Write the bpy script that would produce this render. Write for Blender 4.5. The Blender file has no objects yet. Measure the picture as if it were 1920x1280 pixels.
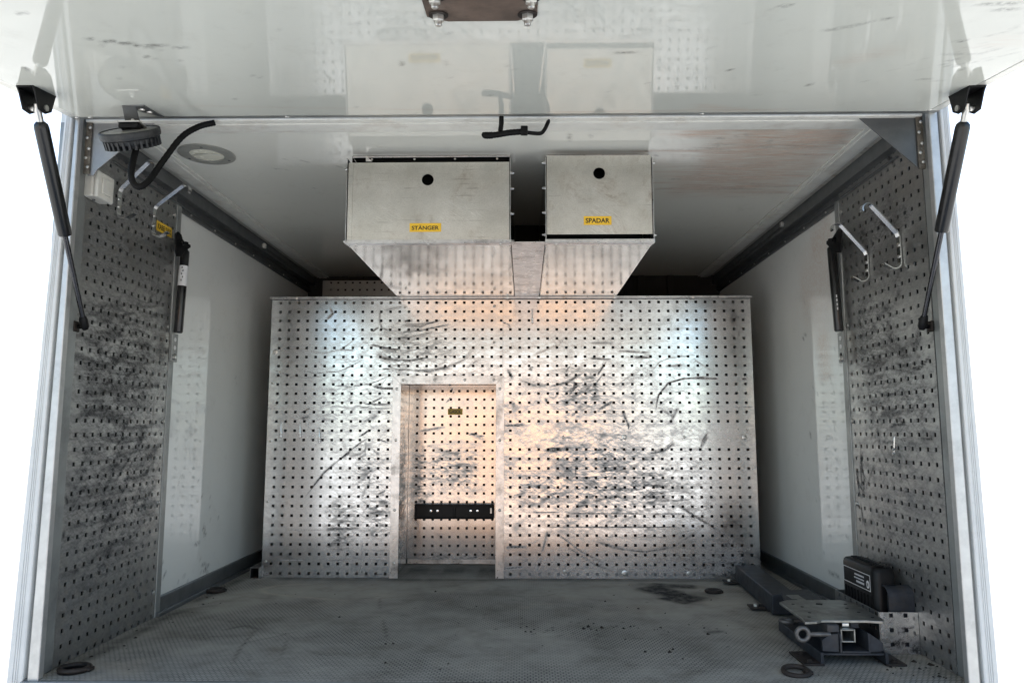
import bpy, bmesh, math, random
import numpy as np
from mathutils import Vector, Matrix
R = math.radians
random.seed(7)
rng = np.random.default_rng(7)

# ------------------------------------------------------------------ camera, sky, sun, exposure
scene = bpy.context.scene
H = 0.594                       # camera height above the cargo floor
PITCH, YAW, FPX = 0.1194, -0.0167, 1372.7
cam_d = bpy.data.cameras.new('camera')
cam = bpy.data.objects.new('camera', cam_d)
scene.collection.objects.link(cam)
cam.location = (0, 0, H)
cam.rotation_euler = (math.pi / 2 + PITCH, 0, -YAW)
cam_d.sensor_width = 36
cam_d.lens = FPX / 1920 * 36
cam_d.clip_start, cam_d.clip_end = 0.02, 3000
scene.camera = cam

SUN_EL = 38
world = bpy.data.worlds.new('World')
scene.world = world
world.use_nodes = True
wn = world.node_tree
wn.nodes.clear()
sky = wn.nodes.new('ShaderNodeTexSky')
sky.sky_type = 'NISHITA'
sky.sun_disc = False
sky.sun_elevation = R(SUN_EL)
sky.sun_rotation = R(0)
sky.dust_density = 1.2
bg = wn.nodes.new('ShaderNodeBackground')
bg.inputs[1].default_value = 0.13
wo = wn.nodes.new('ShaderNodeOutputWorld')
wn.links.new(sky.outputs[0], bg.inputs[0])
wn.links.new(bg.outputs[0], wo.inputs[0])
sun_d = bpy.data.lights.new('sun', 'SUN')
sun_d.energy, sun_d.angle, sun_d.color = 4.5, R(0.5), (1, .97, .92)
sun = bpy.data.objects.new('sun', sun_d)
scene.collection.objects.link(sun)
sun.location = (0, 20, 25)
sun.rotation_euler = (R(90 - SUN_EL), 0, math.pi)      # stands behind the truck, shines towards the camera
scene.view_settings.view_transform = 'Standard'
scene.view_settings.look = 'None'
scene.view_settings.gamma = 1
scene.view_settings.exposure = 1.40

# ------------------------------------------------------------------ pixel of the photograph -> point on a plane
def ray(u, v):
    x, y = u - 960, v - 640
    d = np.array([x / FPX, 1.0, -y / FPX])
    c, s = math.cos(-PITCH), math.sin(-PITCH)
    d = np.array([d[0], c * d[1] + s * d[2], -s * d[1] + c * d[2]])
    c, s = math.cos(-YAW), math.sin(-YAW)
    return np.array([c * d[0] - s * d[1], s * d[0] + c * d[1], d[2]])
def px(u, v, X=None, Y=None, Z=None):
    d = ray(u, v)
    k = X / d[0] if X is not None else Y / d[1] if Y is not None else (Z - H) / d[2]
    p = d * k
    return Vector((p[0], p[1], p[2] + H))

# ------------------------------------------------------------------ helpers
COL = scene.collection
def tag(o, label=None, cat=None, group=None, kind=None):
    if label: o['label'] = label
    if cat: o['category'] = cat
    if group: o['group'] = group
    if kind: o['kind'] = kind
    return o
def empty(name, loc, label=None, cat=None, group=None, kind=None):
    o = bpy.data.objects.new(name, None)
    o.empty_display_size = .05
    COL.objects.link(o)
    o.location = loc
    return tag(o, label, cat, group, kind)
def link(name, me, mat, parent=None):
    o = bpy.data.objects.new(name, me)
    COL.objects.link(o)
    if mat: me.materials.append(mat)
    if parent:
        o.parent = parent
        off = Vector((0, 0, 0))
        p = parent
        while p:
            off += p.location
            p = p.parent
        o.matrix_parent_inverse = Matrix.Identity(4)
        o.location = -off
    return o

class MB:
    """collects shapes in world coordinates, builds ONE mesh object"""
    def __init__(s): s.v, s.f, s.sm = [], [], []
    def add(s, verts, faces, smooth=False):
        n = len(s.v)
        s.v += [tuple(v) for v in verts]
        s.f += [tuple(i + n for i in f) for f in faces]
        s.sm += [smooth] * len(faces)
        return s
    def box(s, a, b):
        x0, y0, z0 = a; x1, y1, z1 = b
        v = [(x0,y0,z0),(x1,y0,z0),(x1,y1,z0),(x0,y1,z0),(x0,y0,z1),(x1,y0,z1),(x1,y1,z1),(x0,y1,z1)]
        return s.add(v, [(0,3,2,1),(4,5,6,7),(0,1,5,4),(1,2,6,5),(2,3,7,6),(3,0,4,7)])
    def hexa(s, bot, top):
        return s.add(list(bot) + list(top), [(3,2,1,0),(4,5,6,7),(0,1,5,4),(1,2,6,5),(2,3,7,6),(3,0,4,7)])
    def prism(s, poly, d):
        n = len(poly); d = Vector(d)
        v = [Vector(p) for p in poly]; v += [p + d for p in v]
        f = [tuple(range(n))[::-1], tuple(range(n, 2*n))] + [(i, (i+1) % n, n + (i+1) % n, n + i) for i in range(n)]
        return s.add(v, f)
    def tube(s, pts, r, seg=12, cap=True):
        P = [Vector(p) for p in pts]
        rr = r if isinstance(r, (list, tuple)) else [r] * len(P)
        rings = []
        t0 = (P[1] - P[0]).normalized()
        up = Vector((0, 0, 1)) if abs(t0.z) < .9 else Vector((1, 0, 0))
        nrm = t0.cross(up).normalized()
        for i, p in enumerate(P):
            t = ((P[min(i+1, len(P)-1)] - P[max(i-1, 0)])).normalized()
            nrm = (nrm - t * nrm.dot(t)).normalized()
            b = t.cross(nrm)
            rings.append([p + (nrm * math.cos(a) + b * math.sin(a)) * rr[i] for a in [2*math.pi*k/seg for k in range(seg)]])
        v = [q for ring in rings for q in ring]
        f = []
        for i in range(len(P) - 1):
            for k in range(seg):
                f.append((i*seg+k, i*seg+(k+1) % seg, (i+1)*seg+(k+1) % seg, (i+1)*seg+k))
        s.add(v, f, True)
        if cap:
            s.add(rings[0], [tuple(range(seg))[::-1]]); s.add(rings[-1], [tuple(range(seg))])
        return s
    def cyl(s, a, b, r, seg=20): return s.tube([a, b], r, seg)
    def lathe(s, c, axis, prof, seg=32):
        """prof: list of (radius, height along axis)"""
        c = Vector(c); ax = Vector(axis).normalized()
        up = Vector((0, 0, 1)) if abs(ax.z) < .9 else Vector((1, 0, 0))
        a1 = ax.cross(up).normalized(); a2 = ax.cross(a1)
        v = [c + ax*h + (a1*math.cos(2*math.pi*k/seg) + a2*math.sin(2*math.pi*k/seg))*r for r, h in prof for k in range(seg)]
        f = [(i*seg+k, i*seg+(k+1) % seg, (i+1)*seg+(k+1) % seg, (i+1)*seg+k) for i in range(len(prof)-1) for k in range(seg)]
        return s.add(v, f, False)
    def ribbon(s, pts, wdir, w, t):
        """flat bar of width w along wdir and thickness t following pts"""
        P = [Vector(p) for p in pts]; wd = Vector(wdir).normalized() * (w/2)
        sec = []
        for i, p in enumerate(P):
            tg = (P[min(i+1, len(P)-1)] - P[max(i-1, 0)]).normalized()
            n = tg.cross(wd).normalized() * (t/2)
            sec.append([p - wd - n, p + wd - n, p + wd + n, p - wd + n])
        v = [q for r in sec for q in r]
        f = [(i*4+k, i*4+(k+1) % 4, i*4+4+(k+1) % 4, i*4+4+k) for i in range(len(P)-1) for k in range(4)]
        n = len(v)
        f += [(3,2,1,0), (n-4,n-3,n-2,n-1)]
        return s.add(v, f)
    def build(s, name, mat, parent=None, bevel=0, seg=2):
        me = bpy.data.meshes.new(name)
        me.from_pydata(s.v, [], s.f)
        bm = bmesh.new(); bm.from_mesh(me)
        bmesh.ops.recalc_face_normals(bm, faces=bm.faces)
        bm.to_mesh(me); bm.free()
        me.polygons.foreach_set('use_smooth', s.sm)
        o = link(name, me, mat, parent)
        if bevel:
            m = o.modifiers.new('bevel', 'BEVEL'); m.width = bevel; m.segments = seg; m.limit_method = 'ANGLE'; m.angle_limit = R(35)
        return o

def arc(c, a, b, r, t0, t1, n=10):
    """points c + r(cos t a + sin t b)"""
    c, a, b = Vector(c), Vector(a), Vector(b)
    return [c + (a*math.cos(t) + b*math.sin(t))*r for t in [t0 + (t1-t0)*i/n for i in range(n+1)]]
def smooth_path(pts, n=8):
    P = [Vector(p) for p in pts]
    P = [P[0]*2-P[1]] + P + [P[-1]*2-P[-2]]
    out = []
    for i in range(1, len(P)-2):
        for k in range(n):
            t = k/n
            a, b, c, d = P[i-1], P[i], P[i+1], P[i+2]
            out.append(.5*((2*b) + (c-a)*t + (2*a-5*b+4*c-d)*t*t + (3*b-a-3*c+d)*t**3))
    out.append(P[-2])
    return out

# ------------------------------------------------------------------ wear and tone masks: strokes evaluated on the vertices of a sheet
METAL, SMEAR = [False], []
def stroke_field(U, V, strokes):
    """U, V flat arrays (metres on the sheet); stroke = (points, half width, strength, edge hardness)"""
    F = np.zeros(len(U))
    for pts, w, st, hard in strokes:
        p = np.asarray(pts, float)
        lo, hi = p.min(0) - w*1.6, p.max(0) + w*1.6
        idx = np.nonzero((U > lo[0]) & (U < hi[0]) & (V > lo[1]) & (V < hi[1]))[0]
        if not len(idx): continue
        q = np.stack([U[idx], V[idx]], 1)
        best = np.full(len(idx), 9.); along = np.zeros(len(idx))
        L = np.concatenate([[0], np.cumsum(np.linalg.norm(np.diff(p, axis=0), axis=1))]); T = max(L[-1], 1e-6)
        if len(p) == 1:
            best = np.linalg.norm(q - p[0], axis=1); along[:] = .5
        for i in range(len(p)-1):
            d = p[i+1]-p[i]; l2 = max(d @ d, 1e-9)
            t = np.clip(((q-p[i]) @ d)/l2, 0, 1)
            dd = np.linalg.norm(q - p[i] - t[:, None]*d, axis=1)
            m = dd < best
            best[m] = dd[m]; along[m] = (L[i] + t[m]*math.sqrt(l2))/T
        x = np.clip(1 - best/w, 0, 1)
        val = np.clip(x*hard, 0, 1)*st
        if len(p) > 1: val *= np.clip(np.minimum(along, 1-along)*6 + .25, 0, 1)
        F[idx] = 1 - (1-F[idx])*(1-val)
    return F
def scuffs(n, c, rx, ry, ang, spread, ln, curve, w, st, hard=1.6):
    """n random curved scratches in an ellipse; on bare metal most of them become one soft field of smears"""
    out = []
    if METAL[0] and n >= 25:
        if rx >= ry: ax_ = [(c[0]+t*rx, c[1]) for t in (-.75, -.25, .25, .75)]
        else: ax_ = [(c[0], c[1]+t*ry) for t in (-.75, -.25, .25, .75)]
        dens = min(1., n*(ln[0]+ln[1])/2*(w[0]+w[1])/(math.pi*rx*ry)*2.2)
        SMEAR.append((ax_, min(rx, ry)*1.25, min(.95, .30 + dens*(st[0]+st[1])*.55), 1.25))
        n = n//4; st = (st[0]*.4, st[1]*.6)
    while len(out) < n:
        a, b = rng.uniform(-1, 1, 2)
        if a*a + b*b > 1: continue
        th = R(ang + rng.normal(0, spread)); l = rng.uniform(*ln); k = rng.normal(0, curve) + curve*.6
        pts = []
        for t in np.linspace(-.5, .5, 6):
            x, y = t*l, k*l*(t*t*4-.5)*.25
            pts.append((c[0]+a*rx + x*math.cos(th)-y*math.sin(th), c[1]+b*ry + x*math.sin(th)+y*math.cos(th)))
        out.append((pts, rng.uniform(*w), rng.uniform(*st), hard))
    return out
def blobs(n, c, rx, ry, w, st):
    out = []
    dst = SMEAR if METAL[0] and n >= 14 else out
    k_ = .75 if dst is SMEAR else 1
    m_ = 0
    while m_ < n:
        a, b = rng.uniform(-1, 1, 2)
        if a*a + b*b > 1: continue
        m_ += 1
        dst.append(([(c[0]+a*rx, c[1]+b*ry)], rng.uniform(*w), rng.uniform(*st)*k_, 1.2))
    return out

def sheet(name, us, vs, fn, drop, mat, parent, masks, thick=0, offset=-1):
    """grid sheet; fn(u, v) -> three arrays; drop(uc, vc) -> True where a cell is open; masks {attribute: strokes}"""
    us, vs = np.unique(np.round(us, 5)), np.unique(np.round(vs, 5))
    U, V = np.meshgrid(us, vs, indexing='ij')
    nu, nv = len(us), len(vs)
    x, y, z = fn(U.ravel(), V.ravel())
    I = np.arange(nu*nv).reshape(nu, nv)
    q = np.stack([I[:-1, :-1], I[1:, :-1], I[1:, 1:], I[:-1, 1:]], -1).reshape(-1, 4)
    uc = ((us[:-1]+us[1:])/2)[:, None].repeat(nv-1, 1).ravel()
    vc = ((vs[:-1]+vs[1:])/2)[None, :].repeat(nu-1, 0).ravel()
    keep = ~drop(uc, vc) if drop else np.ones(len(q), bool)
    q = q[keep]
    used = np.unique(q)
    rm = np.full(nu*nv, -1); rm[used] = np.arange(len(used))
    q = rm[q]
    me = bpy.data.meshes.new(name)
    co = np.stack([x, y, z], 1)[used]
    me.from_pydata(co.tolist(), [], q.tolist())
    for an, st in masks.items():
        at = me.attributes.new(an, 'FLOAT', 'POINT')
        at.data.foreach_set('value', stroke_field(U.ravel()[used], V.ravel()[used], st).astype(np.float32))
    o = link(name, me, mat, parent)
    if thick:
        m = o.modifiers.new('thickness', 'SOLIDIFY'); m.thickness = thick; m.offset = offset
    return o
def perf_lines(lo, hi, centres, half, step):
    L = [lo, hi]
    pts = [lo] + [c + s*half for c in centres for s in (-1, 1)] + [hi]
    for a, b in zip(pts[:-1], pts[1:]):
        n = max(1, int(round((b-a)/step)))
        L += list(np.linspace(a, b, n+1))
    return np.array(L)
def near(arr, cs, half):
    cs = np.asarray(cs)
    return np.abs(arr[:, None] - cs[None, :]).min(1) < half

# ------------------------------------------------------------------ materials
MATS = {}
def new_mat(name):
    m = bpy.data.materials.new(name); m.use_nodes = True
    nt = m.node_tree
    b = nt.nodes['Principled BSDF']
    MATS[name] = m
    return m, nt, b
def N(nt, t, **k):
    n = nt.nodes.new('ShaderNode'+t)
    for a, v in k.items():
        if a.startswith('i_'):
            n.inputs[a[2:].replace('_', ' ')].default_value = v
        else: setattr(n, a, v)
    return n
def coords(nt, scale=(1, 1, 1)):
    tc = N(nt, 'TexCoord'); mp = N(nt, 'Mapping')
    mp.inputs['Scale'].default_value = scale
    nt.links.new(tc.outputs['Object'], mp.inputs[0])
    return mp.outputs[0]
def noise(nt, vec, scale, detail=4, rough=.6, dist=0):
    n = N(nt, 'TexNoise')
    n.inputs['Scale'].default_value = scale; n.inputs['Detail'].default_value = detail
    n.inputs['Roughness'].default_value = rough; n.inputs['Distortion'].default_value = dist
    nt.links.new(vec, n.inputs['Vector'])
    return n.outputs['Fac']
def ramp(nt, fac, stops):
    r = N(nt, 'ValToRGB')
    e = r.color_ramp.elements
    while len(e) < len(stops): e.new(.5)
    for el, (p, c) in zip(e, stops):
        el.position = p
        el.color = (c, c, c, 1) if isinstance(c, (int, float)) else (*c, 1)
    nt.links.new(fac, r.inputs[0])
    return r.outputs[0]
def math_(nt, op, a, b=None, clamp=False):
    n = N(nt, 'Math', operation=op); n.use_clamp = clamp
    for i, s in enumerate((a, b)):
        if s is None: continue
        if isinstance(s, (int, float)): n.inputs[i].default_value = s
        else: nt.links.new(s, n.inputs[i])
    return n.outputs[0]
def mixc(nt, fac, a, b):
    n = N(nt, 'Mix', data_type='RGBA')
    for s, i in ((fac, 0), (a, 6), (b, 7)):
        if isinstance(s, (int, float)): n.inputs[i].default_value = s
        elif isinstance(s, tuple): n.inputs[i].default_value = (*s, 1)
        else: nt.links.new(s, n.inputs[i])
    return n.outputs[2]
def attr(nt, name):
    a = N(nt, 'Attribute'); a.attribute_name = name
    return a.outputs['Fac']
def bump(nt, b, h, strength=.2, dist=.002):
    n = N(nt, 'Bump'); n.inputs['Strength'].default_value = strength; n.inputs['Distance'].default_value = dist
    nt.links.new(h, n.inputs['Height']); nt.links.new(n.outputs[0], b.inputs['Normal'])

def simple(name, col, metal=0, rough=.5, var=.15, nscale=30, bmp=0, rvar=.12, dirt=None, dirt_amt=.0, coat=0, spec=None):
    m, nt, b = new_mat(name)
    v = coords(nt)
    n = noise(nt, v, nscale, 5)
    lo = tuple(c*(1-var) for c in col); hi = tuple(min(1, c*(1+var)) for c in col)
    c = ramp(nt, n, [(.3, lo), (.7, hi)])
    if dirt:
        d = ramp(nt, noise(nt, v, nscale*.35, 6, .7), [(.5, 0.), (.72, dirt_amt)])
        c = mixc(nt, d, c, dirt)
    nt.links.new(c, b.inputs['Base Color'])
    b.inputs['Metallic'].default_value = metal
    r = math_(nt, 'MULTIPLY_ADD', noise(nt, v, nscale*1.7, 4), rvar*2); nt.nodes[-1].inputs[2].default_value = rough - rvar
    nt.links.new(r, b.inputs['Roughness'])
    if spec is not None: b.inputs['Specular IOR Level'].default_value = spec
    if coat: b.inputs['Coat Weight'].default_value = coat
    if bmp: bump(nt, b, noise(nt, v, nscale*6, 3), bmp, .001)
    return m

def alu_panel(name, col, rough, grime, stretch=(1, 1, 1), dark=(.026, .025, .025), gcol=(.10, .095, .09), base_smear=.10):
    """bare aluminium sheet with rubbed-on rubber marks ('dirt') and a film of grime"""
    m, nt, b = new_mat(name)
    v = coords(nt)
    vs = coords(nt, stretch)
    fine = noise(nt, v, 160, 3, .7)
    mid = noise(nt, vs, 22, 6, .72, .4)
    big = noise(nt, vs, 4.5, 5, .65)
    d = attr(nt, 'dirt')
    br = ramp(nt, noise(nt, vs, 110, 5, .8), [(.34, .25), (.58, 1.)])
    d1 = math_(nt, 'MULTIPLY', math_(nt, 'MULTIPLY', d, 1.2), br, True)
    d2 = math_(nt, 'MAXIMUM', d1, math_(nt, 'MULTIPLY', math_(nt, 'SUBTRACT', d, .62, True), 1.6, True))
    tc = N(nt, 'TexCoord')
    acc = None
    for sc_, rot, lo_, hi_ in (((9, 9, 48), (0, 0, 0), .47, .64), ((30, 30, 150), (R(8), R(-8), 0), .46, .66), ((11, 11, 60), (R(38), R(-38), 0), .52, .68), ((36, 36, 130), (R(-30), R(30), 0), .5, .7)):
        mp = N(nt, 'Mapping'); mp.vector_type = 'TEXTURE'
        mp.inputs['Rotation'].default_value = rot
        mp2 = N(nt, 'Mapping'); mp2.inputs['Scale'].default_value = sc_
        nt.links.new(tc.outputs['Object'], mp.inputs[0]); nt.links.new(mp.outputs[0], mp2.inputs[0])
        f_ = ramp(nt, noise(nt, mp2.outputs[0], 1, 6, .6, .35), [(lo_-.03, 0.), (hi_+.06, 1.)])
        acc = f_ if acc is None else math_(nt, 'ADD', math_(nt, 'MULTIPLY', acc, .8), math_(nt, 'MULTIPLY', f_, .55), True)
    sm_ = math_(nt, 'ADD', math_(nt, 'MULTIPLY', attr(nt, 'smear'), .95), base_smear)
    sm2 = math_(nt, 'MULTIPLY', math_(nt, 'MULTIPLY', acc, sm_, True), 1.05)
    film = math_(nt, 'MULTIPLY', ramp(nt, mid, [(.42, 0.), (.75, 1.)]), ramp(nt, big, [(.35, .15), (.7, 1.)]))
    film = math_(nt, 'MULTIPLY', film, grime, True)
    c0 = ramp(nt, fine, [(.3, tuple(x*.9 for x in col)), (.7, tuple(min(1, x*1.06) for x in col))])
    c1 = mixc(nt, film, c0, gcol)
    c1 = mixc(nt, sm2, c1, (.045, .044, .043))
    c2 = mixc(nt, d2, c1, dark)
    d2 = math_(nt, 'MAXIMUM', d2, sm2)
    nt.links.new(c2, b.inputs['Base Color'])
    met = math_(nt, 'SUBTRACT', 1, math_(nt, 'ADD', math_(nt, 'MULTIPLY', d2, .9), math_(nt, 'MULTIPLY', film, .6), True), True)
    nt.links.new(met, b.inputs['Metallic'])
    r = math_(nt, 'MULTIPLY_ADD', mid, .22); nt.nodes[-1].inputs[2].default_value = rough - .11
    r = math_(nt, 'ADD', r, math_(nt, 'MULTIPLY', d2, .4), True)
    nt.links.new(r, b.inputs['Roughness'])
    bump(nt, b, noise(nt, v, 2.2, 2, .5), .10, .004)
    return m

def white_laminate(name, col, rough=.07, stain=(.60, .385, .275), mark=(.03, .028, .025)):
    """glossy white sandwich panel with attributes 'mark' (black scuffs) and 'stain' (brown film)"""
    m, nt, b = new_mat(name)
    v = coords(nt)
    n1 = noise(nt, v, 3.5, 5, .6)
    n2 = noise(nt, coords(nt, (1, 14, 14)), 9, 6, .7)
    c = ramp(nt, n1, [(.3, tuple(x*.96 for x in col)), (.7, col)])
    film = ramp(nt, noise(nt, v, 13, 6, .75), [(.55, 0.), (.85, .22)])
    c = mixc(nt, film, c, (.36, .33, .27))
    st = math_(nt, 'MULTIPLY', attr(nt, 'stain'), ramp(nt, n2, [(.36, .12), (.64, 1.)]), True)
    c = mixc(nt, st, c, stain)
    mk = math_(nt, 'MULTIPLY', attr(nt, 'mark'), ramp(nt, noise(nt, v, 90, 4, .7), [(.35, .1), (.6, 1.)]), True)
    c = mixc(nt, mk, c, mark)
    nt.links.new(c, b.inputs['Base Color'])
    r = math_(nt, 'MULTIPLY_ADD', noise(nt, v, 18, 6, .75), .07); nt.nodes[-1].inputs[2].default_value = rough - .035
    r = math_(nt, 'ADD', r, math_(nt, 'MULTIPLY', math_(nt, 'ADD', st, mk), .35), True)
    nt.links.new(r, b.inputs['Roughness'])
    b.inputs['IOR'].default_value = 1.55
    bump(nt, b, n1, .02, .006)
    return m

ALU = (.78, .77, .75)
M_back = alu_panel('scuffed_aluminium', (.77, .77, .77), .16, .5)
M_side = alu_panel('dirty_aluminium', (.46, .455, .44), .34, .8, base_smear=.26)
M_far = alu_panel('shaded_aluminium', (.22, .22, .21), .4, .4)  # darkened copy, puts the far panel's shade into its colour
M_alcove = alu_panel('alcove_aluminium', (.70, .69, .68), .17, .4)
def box_mat():
    m, nt, b = new_mat('box_aluminium')
    v = coords(nt)
    c = ramp(nt, noise(nt, v, 11, 6, .7), [(.3, (.54, .53, .48)), (.7, (.70, .69, .64))])
    c = mixc(nt, ramp(nt, noise(nt, v, 260, 2, .6), [(.45, 0.), (.75, .35)]), c, (.36, .35, .32))
    stain = math_(nt, 'MULTIPLY', ramp(nt, noise(nt, v, 5, 6, .75, .6), [(.54, 0.), (.68, .75)]), ramp(nt, noise(nt, v, 40, 5, .8), [(.4, .2), (.65, 1.)]))
    c = mixc(nt, stain, c, (.30, .25, .19))
    tc = N(nt, 'TexCoord'); mp = N(nt, 'Mapping'); mp.vector_type = 'TEXTURE'; mp.inputs['Rotation'].default_value = (0, R(35), 0)
    mp2 = N(nt, 'Mapping'); mp2.inputs['Scale'].default_value = (25, 25, 320)
    nt.links.new(tc.outputs['Object'], mp.inputs[0]); nt.links.new(mp.outputs[0], mp2.inputs[0])
    scr_ = math_(nt, 'MULTIPLY', ramp(nt, noise(nt, mp2.outputs[0], 1, 4, .6), [(.55, 0.), (.66, 1.)]), ramp(nt, noise(nt, v, 7, 3, .5), [(.55, 0.), (.7, .8)]))
    c = mixc(nt, scr_, c, (.86, .85, .82))
    mp3 = coords(nt, (6, 6, 160))
    dk = math_(nt, 'MULTIPLY', ramp(nt, noise(nt, mp3, 1, 5, .7), [(.60, 0.), (.70, 1.)]), ramp(nt, noise(nt, v, 9, 3, .5), [(.45, 0.), (.65, .7)]))
    c = mixc(nt, dk, c, (.16, .14, .12))
    nt.links.new(c, b.inputs['Base Color'])
    b.inputs['Metallic'].default_value = .92
    rr = math_(nt, 'MULTIPLY_ADD', noise(nt, v, 16, 5, .7), .2); nt.nodes[-1].inputs[2].default_value = .26
    nt.links.new(math_(nt, 'ADD', rr, math_(nt, 'MULTIPLY', stain, .2)), b.inputs['Roughness'])
    bump(nt, b, noise(nt, v, 5, 3), .12, .006)
    return m
M_box = box_mat()
M_boxb = simple('box_bottom_aluminium', (.47, .46, .43), 1, .11, .1, 14, .03, .04, (.30, .27, .23), .5)
M_trim = simple('trim_aluminium', (.62, .615, .61), 1, .3, .14, 40, .08, .1, (.12, .115, .11), .8)
M_frame = simple('frame_profile', (.56, .555, .54), .7, .45, .08, 30, .05, .1, (.25, .25, .25), .4)
M_reveal = simple('reveal_profile', (.33, .34, .33), .55, .45, .12, 12, .05, .1, (.12, .12, .12), .6)
M_post = simple('white_post', (.66, .66, .64), 0, .3, .04, 18, .02, .08, (.4, .42, .42), .3)
M_rail = simple('dark_rail', (.16, .165, .165), .6, .42, .15, 20, .05, .1)
M_strip = simple('pale_profile', (.72, .72, .68), .35, .38, .08, 25, .04, .1, (.3, .25, .2), .5)
M_header = simple('header_white', (.84, .83, .77), .1, .35, .06, 25, .03, .1, (.45, .36, .28), .5)
M_black = simple('black_plastic', (.006, .006, .0065), 0, .42, .3, 60, .1, spec=.22)
M_strut = simple('strut_black', (.006, .006, .0065), 0, .3, .3, 60, .0, .06, None, 0, .15)
M_rod = simple('dark_steel_rod', (.07, .07, .075), 1, .25, .1, 60)
M_zinc = simple('zinc_steel', (.66, .65, .62), 1, .36, .15, 80, .06)
M_chrome = simple('polished_steel', (.88, .88, .87), 1, .2, .05, 60, 0, .05)
M_rust = simple('rusty_steel', (.026, .019, .015), .2, .62, .5, 60, .4, .1, (.03, .024, .022), .9)
M_plate = simple('brown_steel_plate', (.17, .125, .10), .55, .42, .4, 14, .15, .12, (.05, .04, .035), .8)
M_grey = simple('gusset_grey', (.09, .095, .095), .3, .45, .18, 12, .06, .1, (.2, .2, .2), .35)
M_greyl = simple('gusset_pale', (.30, .30, .30), .5, .42, .18, 12, .06, .1, (.6, .6, .6), .25)
M_steel = simple('blue_grey_steel', (.034, .038, .046), .25, .5, .4, 26, .25, .12, (.075, .06, .045), .7, spec=.3)
M_steelw = simple('worn_plate', (.27, .27, .25), .8, .4, .3, 30, .2, .12, (.05, .045, .04), .85)
M_eye = simple('dull_forged_steel', (.13, .125, .12), .6, .5, .3, 60, .3, .1, (.05, .04, .03), .8)
M_switch = simple('white_plastic', (.74, .72, .65), 0, .35, .05, 30, 0, .08, (.4, .36, .3), .4)
M_ochre = simple('aged_yellow_label', (.42, .28, .02), 0, .5, .15, 60)
M_yellow = simple('yellow_label', (.80, .50, .035), 0, .45, .06, 40)
M_ink = simple('black_ink', (.012, .011, .01), 0, .5, .2, 80)
M_white = simple('white_print', (.72, .72, .72), 0, .5, .1, 60)
M_bezel = simple('grey_bezel', (.36, .36, .33), .3, .4, .08, 30)
M_glass = simple('cream_diffuser', (.86, .84, .70), 0, .25, .04, 30)
M_dark = simple('dark_cavity', (.012, .012, .012), 0, .8, .3, 8)  # near-black, puts the shade of recesses into the colour
M_seal = simple('brown_sealant', (.10, .085, .065), 0, .6, .6, 60, .5, .1, (.38, .35, .30), .9)
M_grime = simple('lamp_grey', (.022, .024, .026), .1, .5, .3, 40, .1, .1, (.12, .115, .10), .35)
M_lens = simple('lamp_lens', (.30, .30, .28), 0, .22, .08, 40)
M_rubber = simple('black_rubber', (.004, .004, .004), 0, .65, .3, 90, .3, spec=.2)
M_wallw = white_laminate('white_wall', (.84, .84, .80), .05)
M_ceil = white_laminate('white_ceiling', (.85, .845, .77), .045)
M_hatch = white_laminate('white_hatch', (.75, .76, .69), .035)
M_ground = simple('pale_yard_ground', (.515, .505, .47), 0, .85, .15, 1.2, .3, .05, (.36, .36, .35), .5)
M_yard = simple('ochre_render', (.43, .26, .16), 0, .85, .12, 2, .2, .05)

def floor_mat():
    m, nt, b = new_mat('antislip_floor')
    v = coords(nt)
    br = N(nt, 'TexBrick'); br.offset = .5
    br.inputs['Scale'].default_value = 1
    br.inputs['Brick Width'].default_value = .0135; br.inputs['Row Height'].default_value = .011
    br.inputs['Mortar Size'].default_value = .0021; br.inputs['Mortar Smooth'].default_value = .6
    nt.links.new(v, br.inputs['Vector'])
    worn = ramp(nt, noise(nt, v, 2.6, 5, .6), [(.36, 0.), (.58, 1.)])
    w2 = math_(nt, 'MULTIPLY', worn, math_(nt, 'SUBTRACT', 1, attr(nt, 'worn'), True), True)
    mort = math_(nt, 'MULTIPLY', br.outputs['Fac'], math_(nt, 'MULTIPLY_ADD', w2, .75), True); nt.nodes[-2].inputs[2].default_value = .1
    mid = noise(nt, v, 7, 7, .7)
    c = ramp(nt, mid, [(.25, (.19, .177, .145)), (.5, (.345, .33, .29)), (.8, (.46, .435, .38))])
    c = mixc(nt, math_(nt, 'MULTIPLY', mort, .9), c, (.03, .03, .032))
    c = mixc(nt, math_(nt, 'MULTIPLY', attr(nt, 'dust'), ramp(nt, noise(nt, v, 25, 5, .7), [(.3, .2), (.65, 1.)])), c, (.46, .40, .32))
    d = math_(nt, 'MULTIPLY', attr(nt, 'mark'), ramp(nt, noise(nt, v, 30, 5, .7), [(.25, .35), (.55, 1.)]), True)
    c = mixc(nt, d, c, (.014, .012, .011))
    nt.links.new(c, b.inputs['Base Color'])
    r = math_(nt, 'MULTIPLY_ADD', mid, .2); nt.nodes[-1].inputs[2].default_value = .58
    nt.links.new(r, b.inputs['Roughness'])
    b.inputs['Specular IOR Level'].default_value = .22
    h = math_(nt, 'SUBTRACT', math_(nt, 'MULTIPLY', mid, .2), mort)
    bump(nt, b, h, .5, .0012)
    return m
M_floor = floor_mat()

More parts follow.
